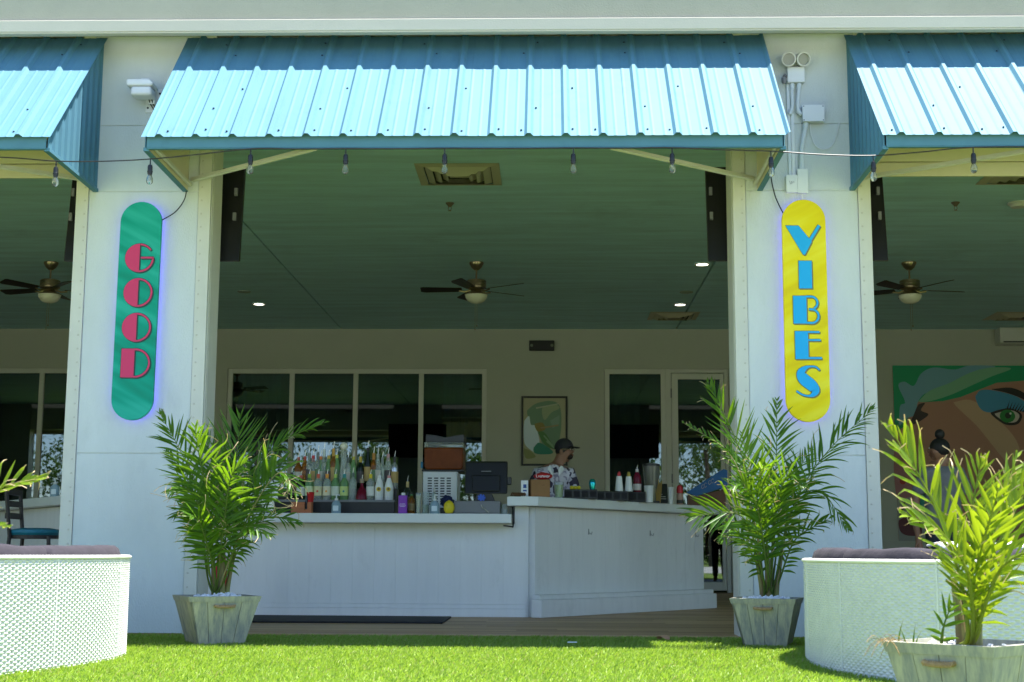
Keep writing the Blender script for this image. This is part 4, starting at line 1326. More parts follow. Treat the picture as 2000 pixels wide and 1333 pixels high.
front = [
 (130, 'dark', (.05, .04, .04), .30, .036, 'black-bodied bottle at the left end of the front row', (.03, .03, .03), 0),
 (250, 'dark', (.62, .62, .58), .27, .040, 'bottle with a tall pale checkered label, second in the front row', (.5, .08, .06), 0),
 (360, 'green', (.60, .66, .40), .285, .040, 'greenish clear bottle with pale label behind the red cup', (.30, .42, .05), 0),
 (475, 'clear', (.62, .58, .34), .285, .040, 'clear bottle with red-orange shoulder print in the front row', (.60, .10, .05), 0),
 (590, 'clear', (.66, .60, .42), .285, .040, 'clear bottle with orange neck and orange fruit label', (.75, .30, .03), 0),
 (700, 'green', (.55, .60, .50), .285, .040, 'pale green bottle with white corner label in the front row', (.40, .55, .10), 0),
 (815, 'green', (.50, .60, .20), .285, .040, 'clear bottle with lime label and dark teal neck', (.03, .22, .22), 0),
 (925, 'clear', None, .30, .038, 'plain clear bottle in the middle of the front row', (.08, .12, .10), 0),
 (1045, 'red', None, .235, .054, 'squat dark red flask in the front row', (.30, .24, .15), 2),
 (1155, 'clear', (.68, .68, .62), .285, .038, 'clear bottle with white label and yellow neck', (.72, .55, .02), 0),
 (1270, 'white', (.70, .70, .66), .270, .041, 'left of two white rum bottles with yellow badges', (.72, .72, .70), 1),
 (1395, 'white', (.70, .70, .66), .270, .041, 'right of two white rum bottles with yellow badges', (.60, .25, .25), 1)]
for (zx, g, lb_, h, rr, lab, nk, shp) in front:
    x = fx(zx)
    t = bottle(x, 3.085, 1.043, h, rr, G[g], lb_, lab, neck=nk, shape=shp)
    if g == 'white':
        b = MB(); b.lathe([(.022, -.0435), (.020, -.0415)], (x, 3.085, 1.043 + .105), n=14, axis='y'); b.build('badge', cmat((.70, .50, .02)), t)
        b = MB(); b.lathe([(.012, -.0455), (.011, -.0437)], (x, 3.085, 1.043 + .108), n=12, axis='y'); b.build('badge', cmat((.16, .10, .02)), t)
    elif lb_ and zx in (475, 590, 815):
        b = MB(); b.lathe([(.010, -.0425), (.009, -.040)], (x, 3.085, 1.043 + .085), n=12, axis='y'); b.build('badge', cmat(nk), t)
bx_f = lambda zx: -2.035 + (550 + zx / 6.664 - 647.5) * .00480
back = [
 (205, 'amber', .36, .036, (.35, .06, .04), 'amber bottle with red neck at the left end of the back row'),
 (290, 'amber', .37, .036, (.45, .05, .04), 'bottle with dark red neck rising behind the front row, left'),
 (345, 'clear', .41, .034, (.25, .3, .28), 'slim clear bottle with grey neck in the back row'),
 (400, 'clear', .38, .036, (.62, .04, .05), 'bottle with bright red neck in the back row'),
 (460, 'clear', .42, .034, (.20, .22, .22), 'clear bottle with smoky neck in the back row'),
 (500, 'green', .37, .036, (.72, .20, .05), 'green bottle with orange-red neck in the back row'),
 (540, 'clear', .45, .034, (.60, .64, .62), 'tall frosted clear bottle in the back row'),
 (603, 'green', .38, .036, (.72, .48, .08), 'green bottle with amber yellow neck in the back row'),
 (665, 'amber', .46, .034, (.62, .34, .06), 'tall bottle with gold foil neck in the back row'),
 (710, 'green', .39, .036, (.66, .66, .12), 'green bottle with lemon yellow neck in the back row'),
 (860, 'clear', .36, .034, (.10, .12, .11), 'clear bottle with black neck right of the ball-top decanter'),
 (930, 'green', .37, .036, (.45, .40, .05), 'dark green bottle with thin yellow neck in the back row'),
 (1020, 'dark', .37, .036, (.60, .42, .05), 'dark bottle with yellow neck in the back row'),
 (1118, 'dark', .47, .036, (.015, .015, .015), 'tallest black bottle in the back row'),
 (1195, 'amber', .41, .036, (.45, .20, .04), 'bottle with red and gold neck in the back row'),
 (1250, 'clear', .40, .036, (.35, .38, .36), 'clear bottle with grey stopper in the back row'),
 (1310, 'clear', .36, .034, (.22, .24, .24), 'short clear bottle behind the white rum bottles'),
 (1385, 'clear', .40, .036, (.60, .30, .32), 'bottle with pink neck behind the white rum bottles'),
 (1470, 'silver', .37, .036, (.02, .02, .02), 'silver bottle banded in black at the right end of the back row')]
for k, (zx, g, h, rr, nk, lab) in enumerate(back):
    bottle(bx_f(zx), 3.27, 1.161, h * .95, rr, G[g], [(.50, .48, .40), None, (.06, .05, .05), (.45, .30, .10), (.10, .18, .08)][k % 5], lab, neck=nk, shape=k % 2)
t = thing('decanter', (bx_f(800), 3.20, 1.161), 'clear twisted decanter with a big ball stopper in the back row', 'decanter')
cx_ = bx_f(800)
MB().lathe([(.034, 0), (.042, .02), (.044, .12), (.032, .20), (.026, .27), (.034, .35), (.036, .365)], (cx_, 3.27, 1.161), n=16).build('decanter_body', G['clear'], t, smooth=True)
MB().lathe([(.012, .0)] + [(.037 * math.sin(R(a)), .035 - .037 * math.cos(R(a))) for a in range(25, 180, 18)] + [(.002, .0725)], (cx_, 3.27, 1.161 + .365), n=16).build('stopper', M['bowl'], t, smooth=True)

# ================================================================== THINGS ON THE LOW COUNTER
ZC = .9155
t = thing('bar_caddy', (-2.22, 2.75, ZC), 'orange wooden napkin caddy at the left end of the counter', 'caddy')
b = MB(); b.box(-2.312, -2.19, 2.70, 2.80, ZC, ZC + .10); b.box(-2.165, -2.128, 2.70, 2.80, ZC, ZC + .10); b.box(-2.19, -2.165, 2.70, 2.80, ZC, ZC + .035)
b.build('caddy_body', M['orange_wood'], t, bevel=.002)
MB().tube([(-2.178, 2.72, ZC + .04), (-2.178, 2.73, ZC + .16)], .010, n=8).build('straw_bundle', M['black'], t)
t = thing('cup', (-2.155, 2.86, 1.017), 'red plastic cup standing on the orange caddy', 'cup')
t.location = (-2.147, 2.75, ZC + .101); ORG[t.name] = Vector(t.location)
MB().lathe([(.026, 0), (.037, .088), (.0385, .09), (.036, .09), (.025, .004)], (-2.147, 2.75, ZC + .101), n=18, caps=True).build('cup_body', M['red'], t, smooth=True)
def soap(x, y, z, label):
    t = thing('soap_dispenser', (x, y, z), label, 'soap dispenser', 'soap pump bottles')
    MB().lathe([(.040, 0), (.043, .006), (.043, .075), (.036, .098), (.018, .112), (.014, .115)], (x, y, z), n=18, sy=.75).build('bottle_body', M['soap'], t, smooth=True)
    MB().lathe([(.016, .115), (.016, .133), (.006, .134), (.006, .158)], (x, y, z), n=12).build('collar', M['white_plastic'], t, smooth=True)
    MB().tube([(x, y, z + .156), (x, y, z + .166), (x + .012, y - .004, z + .168), (x + .03, y - .012, z + .160)], .0065, n=8).build('pump', M['white_plastic'], t, smooth=True)
    MB().box(x - .024, x + .024, y - .0345, y - .0325, z + .022, z + .068).build('label', cmat((.62, .70, .76)), t)
soap(-1.90, 2.68, ZC, 'clear blue pump bottle standing alone before the bottle riser')
soap(-1.016, 2.69, ZC, 'clear blue pump bottle beside the yellow lemon')
soap(-4.62, 3.15, 1.0735, 'clear pump bottle on the counter seen in the left bay')
t = thing('carton', (-1.307, 2.75, ZC), 'purple carton bottle with white cap on the counter', 'carton')
MB().box(-1.346, -1.268, 2.715, 2.785, ZC, ZC + .165).build('carton_body', M['purple'], t, bevel=.008)
MB().lathe([(.018, .165), (.018, .188)], (-1.305, 2.75, ZC), n=14).build('cap', M['white_plastic'], t)
b = MB()
for k, wd_ in enumerate((.05, .06, .05)): b.box(-1.307 - wd_ / 2, -1.307 + wd_ / 2, 2.713, 2.7148, ZC + .085 - k * .011, ZC + .088 - k * .011)
b.build('print_lines', M['paper'], t)
bottle(-1.238, 2.84, ZC, .205, .030, G['amber'], (.30, .22, .10), 'short amber bottle with green neck beside the purple carton', neck=(.05, .25, .06), pour=False)
bottle(-1.285, 2.92, ZC, .345, .036, G['dark'], (.20, .18, .12), 'dark bottle with gold neck behind the purple carton', neck=(.40, .30, .12))
def glass(x, y, z, r0, r1, h, fill, label, cat='glass', fc=(.6, .6, .3)):
    t = thing('glass', (x, y, z), label, cat)
    MB().lathe([(r0, 0), (r1, h), (r1 - .002, h), (r0 - .002, .005)], (x, y, z), n=16).build('glass_wall', M['clear'], t, smooth=True)
    if fill: MB().lathe([(r0 - .004, .006), (r0 - .004 + (r1 - r0) * fill, h * fill)], (x, y, z), n=16).build('drink', cmat(fc), t, smooth=True)
glass(-1.165, 2.72, ZC, .016, .024, .185, .88, 'slim glass filled pale yellow next to the glass jar', fc=(.56, .55, .30))
glass(-1.105, 2.80, ZC, .031, .033, .20, .42, 'clear jar half filled with pale ice', fc=(.40, .50, .36))
bottle(-1.04, 2.93, ZC, .28, .026, G['clear'], None, 'slim clear bottle before the white machine', neck=(.5, .5, .45))
b = MB(); r = random.Random(8); vs = []; fs = []
ico = bmesh.new(); bmesh.ops.create_icosphere(ico, subdivisions=3, radius=1)
b.add([(-.92 + v.co.x * .06 * (1 + .35 * mnoise.noise(v.co * 2.1)), 2.93 + v.co.y * .05 * (1 + .3 * mnoise.noise(v.co * 2)), 1.03 + v.co.z * .055 * (1 + .5 * mnoise.noise(v.co * 2.6)) ) for v in ico.verts], [tuple(v.index for v in f.verts) for f in ico.faces])
tag(b.build('cloth', M['navy'], smooth=True), 'crumpled navy cloth behind the yellow lemon', 'cloth')
b = MB(); b.box(-.98, -.86, 2.86, 3.0, ZC, .975); tag(b.build('napkin_holder', M['black'], bevel=.004), 'low black box under the navy cloth', 'box')
b = MB(); b.lathe([(.004, 0), (.030, .006), (.046, .03), (.049, .058), (.044, .086), (.028, .108), (.012, .116), (.008, .121), (.002, .122)], (-.886, 2.69, ZC), n=20)
tag(b.build('lemon', M['yellow'], smooth=True), 'big yellow lemon-shaped bottle at the counter edge', 'lemon')
t = thing('cash_drawer', (-.636, 2.85, ZC), 'low grey cash drawer under the register screen', 'cash drawer')
box('drawer_body', -.845, -.428, 2.72, 3.12, ZC, 1.032, M['grey_plastic'], t, .004)
box('drawer_front', -.835, -.438, 2.712, 2.7195, ZC + .012, 1.022, M['grey_plastic'], t, .002)
b = MB(); b.tube(bez([(-.60, 2.708, 1.0), (-.585, 2.705, .97), (-.56, 2.705, .955), (-.53, 2.70, .93)], 10), .004, n=6); b.build('cable', M['steel'], t, smooth=True)
t = thing('register_screen', (-.57, 2.98, 1.033), 'black point-of-sale screen seen from behind on the cash drawer', 'register')
b = MB(); b.obox((-.565, 2.97, 1.255), (.195, 0, 0), (0, .022, .005), (0, .040, .150)); b.build('screen_back', M['black'], t, bevel=.012)
b = MB(); b.obox((-.565, 2.935, 1.20), (.13, 0, 0), (0, .02, 0), (0, .02, .075)); b.build('rear_housing', M['black'], t, bevel=.01)
MB().box(-.375, -.335, 2.96, 3.04, 1.19, 1.26).build('card_reader', M['black'], t, bevel=.006)
b = MB(); b.prism([(-.10, 0), (.10, 0), (.06, .09), (-.06, .09)], (-.58, 2.92, 1.033), (1, 0, 0), (0, 0, 1), (0, .10, 0)); b.build('stand', M['black'], t, bevel=.006)
b = MB(); b.obox((-.565, 2.928, 1.31), (.045, 0, 0), (0, .002, 0), (0, 0, .004)); b.build('latch', M['grey_plastic'], t)
b = MB()
for k in range(7):
    a = k * .9; b.obox((-.598 + .02 * math.cos(a), 2.745, 1.062 + .016 * math.sin(a)), (.016 * math.cos(a), 0, .016 * math.sin(a)), (0, .004, 0), (-.009 * math.sin(a), .002, .009 * math.cos(a)))
tag(b.build('flower', M['flowerblue'], bevel=.003), 'small blue flower lying on the cash drawer', 'flower')
glass(-.395, 2.80, ZC, .032, .033, .092, .5, 'small clear tub at the right end of the low counter', 'tub', fc=(.30, .36, .36))

# slush machine
t = thing('slush_machine', (-1.02, 3.6, .75), 'white slush machine with a tank of amber drink', 'drink machine')
bd = box('machine_body', -1.19, -.86, 3.42, 3.86, .916, 1.335, M['white_plastic'], t, .008)
for c in range(4):
    for rr_ in range(11):
        x0 = -1.142 + c * .060
        MB().box(x0, x0 + .040, 3.4165, 3.4195, 1.02 + rr_ * .0245, 1.032 + rr_ * .0245).build('louvre', M['black'], t)
box('drip_deck', -1.20, -.80, 3.40, 3.90, 1.336, 1.352, M['black'], t, .004)
b = MB(); b.prism([(-.17, 0), (.17, 0), (.185, .03), (.185, .21), (-.185, .21), (-.185, .03)], (-.994, 3.43, 1.354), (1, 0, 0), (0, 0, 1), (0, .40, 0)); b.build('drink', M['amber_drink'], t, bevel=.012)
b = MB(); b.box(-1.181, -.807, 3.428, 3.832, 1.5645, 1.615); b.build('tank_top', M['clear'], t, bevel=.006)
b = MB(); b.prism([(-.182, 0), (.182, 0), (.182, .075), (.12, .07), (.0, .045), (-.09, .068), (-.182, .075)], (-.985, 3.44, 1.616), (1, 0, 0), (0, 0, 1), (0, .38, 0)); b.build('lid', M['black'], t, bevel=.004)
MB().box(-1.215, -1.195, 3.45, 3.55, 1.37, 1.43).build('tap_handle', cmat((.05, .25, .42)), t, bevel=.004)

# ================================================================== THINGS ON THE RAISED COUNTER
ZR = 1.0735
t = thing('box', (-.08, 3.0, ZR), 'tan cardboard box near the corner of the raised counter', 'box')
b = MB(); b.obox((-.085, 3.02, ZR + .082), Vector((.085, .02, 0)), Vector((-.02, .085, 0)), (0, 0, .082)); b.build('box_body', M['kraft'], t, bevel=.003)
b = MB(); b.tube([(-.15, 2.921, ZR + .085), (-.10, 2.930, ZR + .10), (-.03, 2.944, ZR + .115)], .002, n=4); b.build('crease', M['black'], t)
t = thing('snack_bag', (-.045, 3.02, ZR + .165), 'red bag with white script lying on the cardboard box', 'bag')
b = MB(); b.add([(-.045 + v.co.x * .088, 3.02 + v.co.y * .06, ZR + .198 + v.co.z * .034 * (1 + .35 * mnoise.noise(v.co * 2.3))) for v in ico.verts], [tuple(v.index for v in f.verts) for f in ico.faces])
b.build('bag_body', M['red'], t, smooth=True)
b = MB()
sx0 = -.108
b.tube([(sx0, 2.956, ZR + .214), (sx0 + .003, 2.956, ZR + .184), (sx0 + .014, 2.956, ZR + .183)], .003, n=5)
for k in range(7):
    cx_ = sx0 + .026 + k * .0155; hh = .0075 + (.004 if k in (2, 5) else 0)
    b.tube([(cx_ + .0055 * math.cos(q * .7), 2.9565 + .0008 * abs(k - 3) ** 1.5, ZR + .1915 + hh * math.sin(q * .7)) for q in range(10 if k % 2 else 7)], .0024, n=5)
b.build('script_print', M['paper'], t)
t = thing('napkin_box', (-.213, 2.95, ZR), 'white napkin box with a blue mark left of the cardboard box', 'box')
box('carton', -.246, -.180, 2.93, 3.03, ZR, ZR + .154, M['paper'], t, .002)
b = MB(); b.box(-.225, -.196, 2.9275, 2.9295, ZR + .085, ZR + .118); b.box(-.228, -.194, 2.9275, 2.9295, ZR + .055, ZR + .068); b.build('blue_mark', cmat((.03, .08, .30)), t)
b = MB()
for k in range(9):
    b.tube(bez([(-.335 + .015 * k, 2.88, ZR + .012), (-.325 + .014 * k, 2.90 + .01 * (k % 3), ZR + .04), (-.30 + .012 * k, 2.93, ZR + .022), (-.30 + .012 * k, 2.95, ZR + .008)], 7), .006, n=5)
tag(b.build('garnish', cmat((.16, .07, .03)), smooth=True), 'tangle of brown garnish at the counter corner', 'garnish')
glass(.10, 3.04, ZR, .037, .047, .146, .82, 'plastic cup of green drink on the raised counter', 'cup', fc=(.28, .42, .08))
def rack(x0, x1, y0, y1, h, label):
    t = thing('bar_organizer', ((x0 + x1) / 2, y0, ZR), label, 'organizer')
    box('tray', x0, x1, y0, y1, ZR, ZR + h, M['black'], t, .006)
    n = max(2, int((x1 - x0) / .075))
    for k in range(n):
        a = x0 + (x1 - x0) * k / n
        MB().box(a + .008, a + (x1 - x0) / n - .008, y0 - .003, y0 - .0006, ZR + h * .2, ZR + h * .85).build('slot', M['black_matte'], t)
rack(.155, .465, 3.30, 3.44, .092, 'black condiment tray right of the green drink')
rack(.475, .775, 3.66, 3.80, .092, 'black straw tray in the middle of the raised counter')
rack(.79, .965, 3.98, 4.12, .10, 'black tray left of the white paper cup')
ri = random.Random(5)
for k in range(3):
    o = MB().add([(.225 + k * .033 + v.co.x * .021, 3.37 + v.co.y * .018, ZR + .110 + v.co.z * .018) for v in ico.verts], [tuple(v.index for v in f.verts) for f in ico.faces]).build('lemon', M['yellow'], smooth=True)
    tag(o, ['left', 'middle', 'right'][k] + ' lemon of the three heaped in the condiment tray', 'lemon', 'lemons in the condiment tray')
t = thing('shaker', (.42, 3.37, ZR + .0925), 'metallic teal shaker standing on the condiment tray', 'shaker')
MB().lathe([(.026, 0), (.034, .06), (.030, .085), (.018, .10)], (.42, 3.37, ZR + .0925), n=16).build('shaker_body', pm('teal_metal', (.02, .38, .42), .18, metal=.8), t, smooth=True)
for (x, cc, lab) in ((.690, (.50, .03, .04), 'white pour bottle with a red spout'), (.785, (.40, .30, .04), 'white pour bottle with a yellow-brown spout')):
    t = thing('pour_bottle', (x, 4.05, ZR), lab, 'bottle', 'white pour bottles')
    y = 3.72 if x < .75 else 3.76
    zb = ZR + .093
    MB().lathe([(.038, 0), (.040, .01), (.032, .09), (.027, .145)], (x, y, zb), n=14).build('bottle_body', M['white_plastic'], t, smooth=True)
    MB().lathe([(.016, .146), (.018, .165), (.008, .19)], (x, y, zb), n=12).build('spout', cmat(cc), t, smooth=True)
    t.location = (x, y, zb); 
    for ch in t.children:
        ch.location = (0, 0, 0)
        ch.data.transform(Matrix.Translation(Vector((x, 4.05, ZR)) - Vector((x, y, zb))))
bottle(.885, 4.05, ZR + .101, .26, .040, G['red'], (.62, .58, .56), 'dark red syrup bottle with a white pourer on a black tray', neck=(.66, .64, .62), labc=(.06, .3))
t = thing('blender', (1.045, 4.22, ZR), 'smoky blender jar behind the white paper cup', 'blender')
MB().lathe([(.055, .02), (.085, .34), (.086, .37), (.080, .37)], (1.045, 4.30, ZR), n=16).build('jar', pm('smoke_plastic', (.25, .25, .22), .2, trans=.5), t, smooth=True)
MB().lathe([(.088, .371), (.088, .39), (.04, .40)], (1.045, 4.30, ZR), n=16).build('lid', M['black'], t, smooth=True)
MB().box(.97, 1.12, 4.23, 4.37, ZR, ZR + .02).build('foot', M['black'], t)
t = thing('cup', (1.00, 4.05, ZR), 'white paper cup near the middle of the raised counter', 'cup')
MB().lathe([(.040, 0), (.047, .16), (.049, .164), (.046, .164), (.038, .005)], (1.00, 4.06, ZR), n=18).build('cup_body', M['white_plastic'], t, smooth=True)
b = MB()
for k in range(7): b.tube([(1.09 + .006 * k, 4.25 + .01 * (k % 2), ZR), (1.08 + .011 * k, 4.25 + .01 * (k % 3), ZR + .2 + .012 * (k % 4))], .004, n=5)
tag(b.build('muddlers', cmat((.38, .24, .05))), 'bundle of gold wooden muddlers beside the blender', 'muddlers')
t = thing('menu_stand', (1.17, 4.35, ZR), 'tilted dark menu board right of the muddlers', 'menu')
b = MB(); b.obox((1.165, 4.36, ZR + .10), (.045, .03, 0), (-.002, .003, 0), (0, .03, .10)); b.build('board', M['black'], t)
b = MB()
for k in range(6): b.obox((1.165 - .002, 4.356 - .022 + .012 * k - .004, ZR + .045 + k * .022), (.032 - .004 * (k % 3), .021, 0), (-.001, .001, 0), (0, 0, .0035))
b.build('print_lines', cmat((.35, .33, .30)), t)
t = thing('cup', (1.25, 4.45, ZR), 'white plastic cup between the menu board and red-capped bottle', 'cup')
MB().lathe([(.030, 0), (.038, .165), (.040, .168)], (1.245, 4.47, ZR), n=16).build('cup_body', M['white_plastic'], t, smooth=True)
t = thing('sauce_bottle', (1.36, 4.62, ZR), 'small sauce bottle with a red cap by the right palm', 'bottle')
MB().lathe([(.032, 0), (.034, .005), (.034, .105), (.026, .115)], (1.36, 4.64, ZR), n=14).build('bottle_body', cmat((.42, .26, .20)), t, smooth=True)
MB().lathe([(.033, .1155), (.034, .15), (.028, .185), (.012, .2)], (1.36, 4.64, ZR), n=14).build('cap', M['red'], t, smooth=True)
MB().lathe([(.0345, .01), (.0345, .045)], (1.36, 4.64, ZR), n=14, caps=False).build('label', cmat((.03, .03, .03)), t)
# slanted blue board
t = thing('slanted_board', (1.62, 5.25, 1.0735), 'slanted blue board with pale scrawled lettering at the far end of the raised counter', 'board')
b = MB(); b.prism([(1.475, 1.215), (1.885, 1.475), (1.925, 1.46), (1.925, 1.29), (1.60, 1.185)], (0, 5.22, 0), (1, 0, 0), (0, 0, 1), (0, .03, 0)); b.build('blue_panel', cmat((.01, .10, .28)), t, bevel=.004)
b = MB(); b.prism([(1.50, 1.0735), (1.90, 1.0735), (1.90, 1.262), (1.60, 1.183), (1.50, 1.195)], (0, 5.24, 0), (1, 0, 0), (0, 0, 1), (0, .10, 0)); b.build('base_block', pm('brown_wood', (.16, .065, .03), .6, var=.3), t, bevel=.004)
b = MB()
for (cx_, cz_) in ((1.66, 1.285), (1.688, 1.30), (1.735, 1.33), (1.762, 1.345)):
    b.tube([(cx_ + .014 * math.cos(a), 5.217, cz_ + .022 * math.sin(a) + .008 * math.cos(a)) for a in [q * .52 + .4 for q in range(11)]], .0026, n=4)
b.build('scrawl_print', cmat((.45, .40, .42)), t)

# bar stool in the left bay
t = thing('bar_stool', (-4.35, 1.9, 0), 'dark bar stool with a teal round seat in the left bay', 'stool')
b = MB(); b.lathe([(.20, 0), (.215, .02), (.21, .045), (.12, .06), (.01, .062)], (-4.33, 1.9, .70), n=24); b.build('seat', M['teal_fabric'], t, smooth=True)
b = MB(); b.lathe([(.205, -.03), (.205, -.001)], (-4.33, 1.9, .70), n=24); b.build('seat_ring', M['wood_dark'], t)
for sx_ in (-1, 1):
    for sy_ in (-1, 1):
        b = MB(); top = (.69 if sx_ > 0 else 1.08)
        b.tube([(-4.33 + sx_ * .20, 1.9 + sy_ * .18, 0), (-4.33 + sx_ * .165, 1.9 + sy_ * .15, .69)] + ([(-4.33 - .21, 1.9 + sy_ * .16, 1.08)] if sx_ < 0 else []), .018, n=6)
        b.build('leg', M['wood_dark'], t)
for z in (.86, .96, 1.06): box('back_rail', -4.545, -4.51, 1.75, 2.05, z - .025, z + .025, M['wood_dark'], t, .004)
for z in (.25,): box('footrest', -4.51, -4.15, 1.745, 1.765, z - .012, z + .012, M['wood_dark'], t)

# ================================================================== CEILING FITTINGS
ZCE = 3.985
def fan(x, y, ang, label):
    t = thing('ceiling_fan', (x, y, ZCE), label, 'ceiling fan', 'ceiling fans in a row')
    c = (x, y, ZCE)
    MB().lathe([(.085, 0), (.085, -.02), (.06, -.065), (.025, -.095)], c, n=20).build('canopy', M['brass'], t, smooth=True)
    MB().lathe([(.012, -.09), (.012, -.215)], c, n=10).build('rod', M['brass'], t, smooth=True)
    MB().lathe([(.03, -.20), (.10, -.215), (.118, -.225), (.118, -.245), (.112, -.25), (.118, -.255), (.118, -.285), (.112, -.29), (.118, -.295), (.116, -.315), (.075, -.33), (.06, -.345), (.075, -.355), (.10, -.375)], c, n=24).build('motor', M['brass'], t, smooth=True)
    MB().lathe([(.10, -.372), (.135, -.385), (.14, -.395)], c, n=24).build('light_ring', M['brass'], t, smooth=True)
    MB().lathe([(.132, -.396), (.125, -.43), (.10, -.465), (.06, -.488), (.012, -.497)], c, n=24).build('bowl', M['bowl'], t, smooth=True)
    b = MB(); b.tube([(x - .01, y - .03, ZCE - .49), (x - .01, y - .03, ZCE - .80)], .0022, n=4); b.tube([(x + .012, y - .03, ZCE - .49), (x + .012, y - .03, ZCE - .755)], .0022, n=4)
    b.lathe([(.003, 0), (.009, -.012), (.003, -.024)], (x - .01, y - .03, ZCE - .80), n=8); b.lathe([(.003, 0), (.009, -.012), (.003, -.024)], (x + .012, y - .03, ZCE - .755), n=8)
    b.build('pull_chain', M['brass'], t)
    for k in range(5):
        a = R(ang + 72 * k); d = Vector((math.cos(a), math.sin(a), 0)); s = Vector((-d.y, d.x, 0))
        tl = (s * math.cos(R(13)) + Vector((0, 0, 1)) * math.sin(R(13)))
        o_ = Vector((x, y, ZCE - .335))
        b = MB(); pts = [(.17, -.055), (.60, -.075), (.66, -.055), (.66, .065), (.63, .075), (.17, .055)]
        b.prism(pts, o_, d, tl, d.cross(tl) * .007)
        bl = b.build('blade', M['walnut'], t, bevel=.002, seg=1)
        b = MB(); b.tube([o_ + d * .07 + Vector((0, 0, .0)), o_ + d * .13 + Vector((0, 0, -.02)), o_ + d * .2 + Vector((0, 0, -.008))], .011, n=6); b.build('blade_bracket', M['brass'], t)
fan(-.85, 6.43, 36, 'middle ceiling fan over the bar bay with a frosted bowl')
fan(-5.94, 6.41, 20, 'ceiling fan in the left bay partly cut by the post')
fan(4.256, 6.44, 10, 'ceiling fan in the right bay')

def diffuser(x0, x1, y0, y1, label):
    cx_, cy_ = (x0 + x1) / 2, (y0 + y1) / 2; hx, hy = (x1 - x0) / 2, (y1 - y0) / 2
    t = thing('air_vent', (cx_, cy_, ZCE - .02), label, 'air vent')
    box('dark_throat', cx_ - hx * .8, cx_ + hx * .8, cy_ - hy * .8, cy_ + hy * .8, ZCE - .003, ZCE - .001, M['seam'], t)
    def ring(f0, z0, f1, z1, name):
        b = MB(); P = []
        for (f, z) in ((f0, z0), (f1, z1)):
            P += [Vector((cx_ - hx * f, cy_ - hy * f, ZCE - z)), Vector((cx_ + hx * f, cy_ - hy * f, ZCE - z)), Vector((cx_ + hx * f, cy_ + hy * f, ZCE - z)), Vector((cx_ - hx * f, cy_ + hy * f, ZCE - z))]
        P2 = [p + Vector((0, 0, .004)) for p in P]
        fs = [(i, (i + 1) % 4, 4 + (i + 1) % 4, 4 + i) for i in range(4)]
        b.add(P + P2, fs + [tuple(8 + q for q in f[::-1]) for f in fs])
        return b.build(name, M['vent'], t)
    ring(1.0, .006, .80, .016, 'outer_frame')
    ring(.78, .004, .60, .035, 'louvre'); ring(.58, .006, .42, .040, 'louvre'); ring(.40, .008, .25, .045, 'louvre')
    ring(.23, .012, .02, .030, 'louvre')
diffuser(-1.19, -.435, 2.08, 2.835, 'large square ceiling vent near the front of the bar bay')
diffuser(1.46, 2.17, 9.9, 10.6, 'square ceiling vent far back near the glass door')
diffuser(3.975, 4.72, 2.15, 2.85, 'square ceiling vent at the front of the right bay')
diffuser(6.36, 7.05, 9.9, 10.6, 'square ceiling vent far back in the right bay')
def sprinkler(x, y, label):
    t = thing('sprinkler', (x, y, ZCE), label, 'sprinkler', 'ceiling sprinklers')
    MB().lathe([(.042, 0), (.042, -.006), (.022, -.028), (.014, -.04)], (x, y, ZCE), n=16).build('escutcheon', M['brass'], t, smooth=True)
    b = MB(); b.tube([(x - .012, y, ZCE - .04), (x - .015, y, ZCE - .062), (x, y, ZCE - .078)], .003, n=5); b.tube([(x + .012, y, ZCE - .04), (x + .015, y, ZCE - .062), (x, y, ZCE - .078)], .003, n=5)
    b.lathe([(.016, -.078), (.016, -.081)], (x, y, ZCE), n=12); b.build('deflector', M['brass'], t)
sprinkler(-.969, 3.53, 'brass sprinkler head on the ceiling behind the large front vent')
sprinkler(3.986, 3.54, 'brass sprinkler head on the ceiling of the right bay')
def downlight(x, y, label, lit=True):
    t = thing('downlight', (x, y, ZCE - .01), label, 'ceiling light' if lit else 'speaker', 'recessed ceiling lamps' if lit else 'round ceiling speakers')
    MB().lathe([(.088, -.001), (.088, -.010), (.073, -.012), (.072, -.006)], (x, y, ZCE), n=24, caps=False).build('trim_ring', M['vent'] if lit else M['disc'], t, smooth=True)
    MB().lathe([(.0715, -.008), (.0715, -.0075)], (x, y, ZCE), n=24).build('lamp_face' if lit else 'grille', M['lit'] if lit else M['disc'], t)
downlight(-4.018, 9.256, 'lit recessed ceiling lamp at the far left of the bar bay')
downlight(1.834, 6.522, 'lit recessed ceiling lamp nearest the right pillar')
downlight(1.826, 9.288, 'lit recessed ceiling lamp far back above the glass door')
downlight(-4.025, 8.31, 'dull round ceiling disc left of the lit lamp', False)
downlight(1.821, 8.35, 'dull round ceiling disc before the far right lamp', False)
t = thing('smoke_alarm', (4.585, 3.56, ZCE), 'cream smoke alarm on the ceiling cut by the right edge', 'smoke alarm')
MB().lathe([(.10, 0), (.10, -.015), (.075, -.03), (.07, -.045), (.01, -.05)], (4.60, 3.56, ZCE), n=24).build('alarm_body', M['cream'], t, smooth=True)
t = thing('emergency_light', (-.096, 11.45, 3.64), 'black emergency light with two small lamps on the back wall', 'emergency light')
box('housing', -.289, .097, 11.42, 11.4995, 3.642, 3.80, M['black'], t, .01)
for x in (-.25, .06): MB().lathe([(.022, 11.405), (.024, 11.4195)], (x, 0, 3.72), n=12, axis='y').build('lamp_lens', M['lens'], t)
t = thing('wall_unit', (7.2, 11.4, 3.71), 'white split air conditioner high on the right back wall', 'air conditioner')
box('unit_body', 6.81, 7.85, 11.24, 11.499, 3.73, 3.98, M['frame'], t, .02)
box('outlet', 6.86, 7.80, 11.232, 11.239, 3.745, 3.765, M['black'], t)

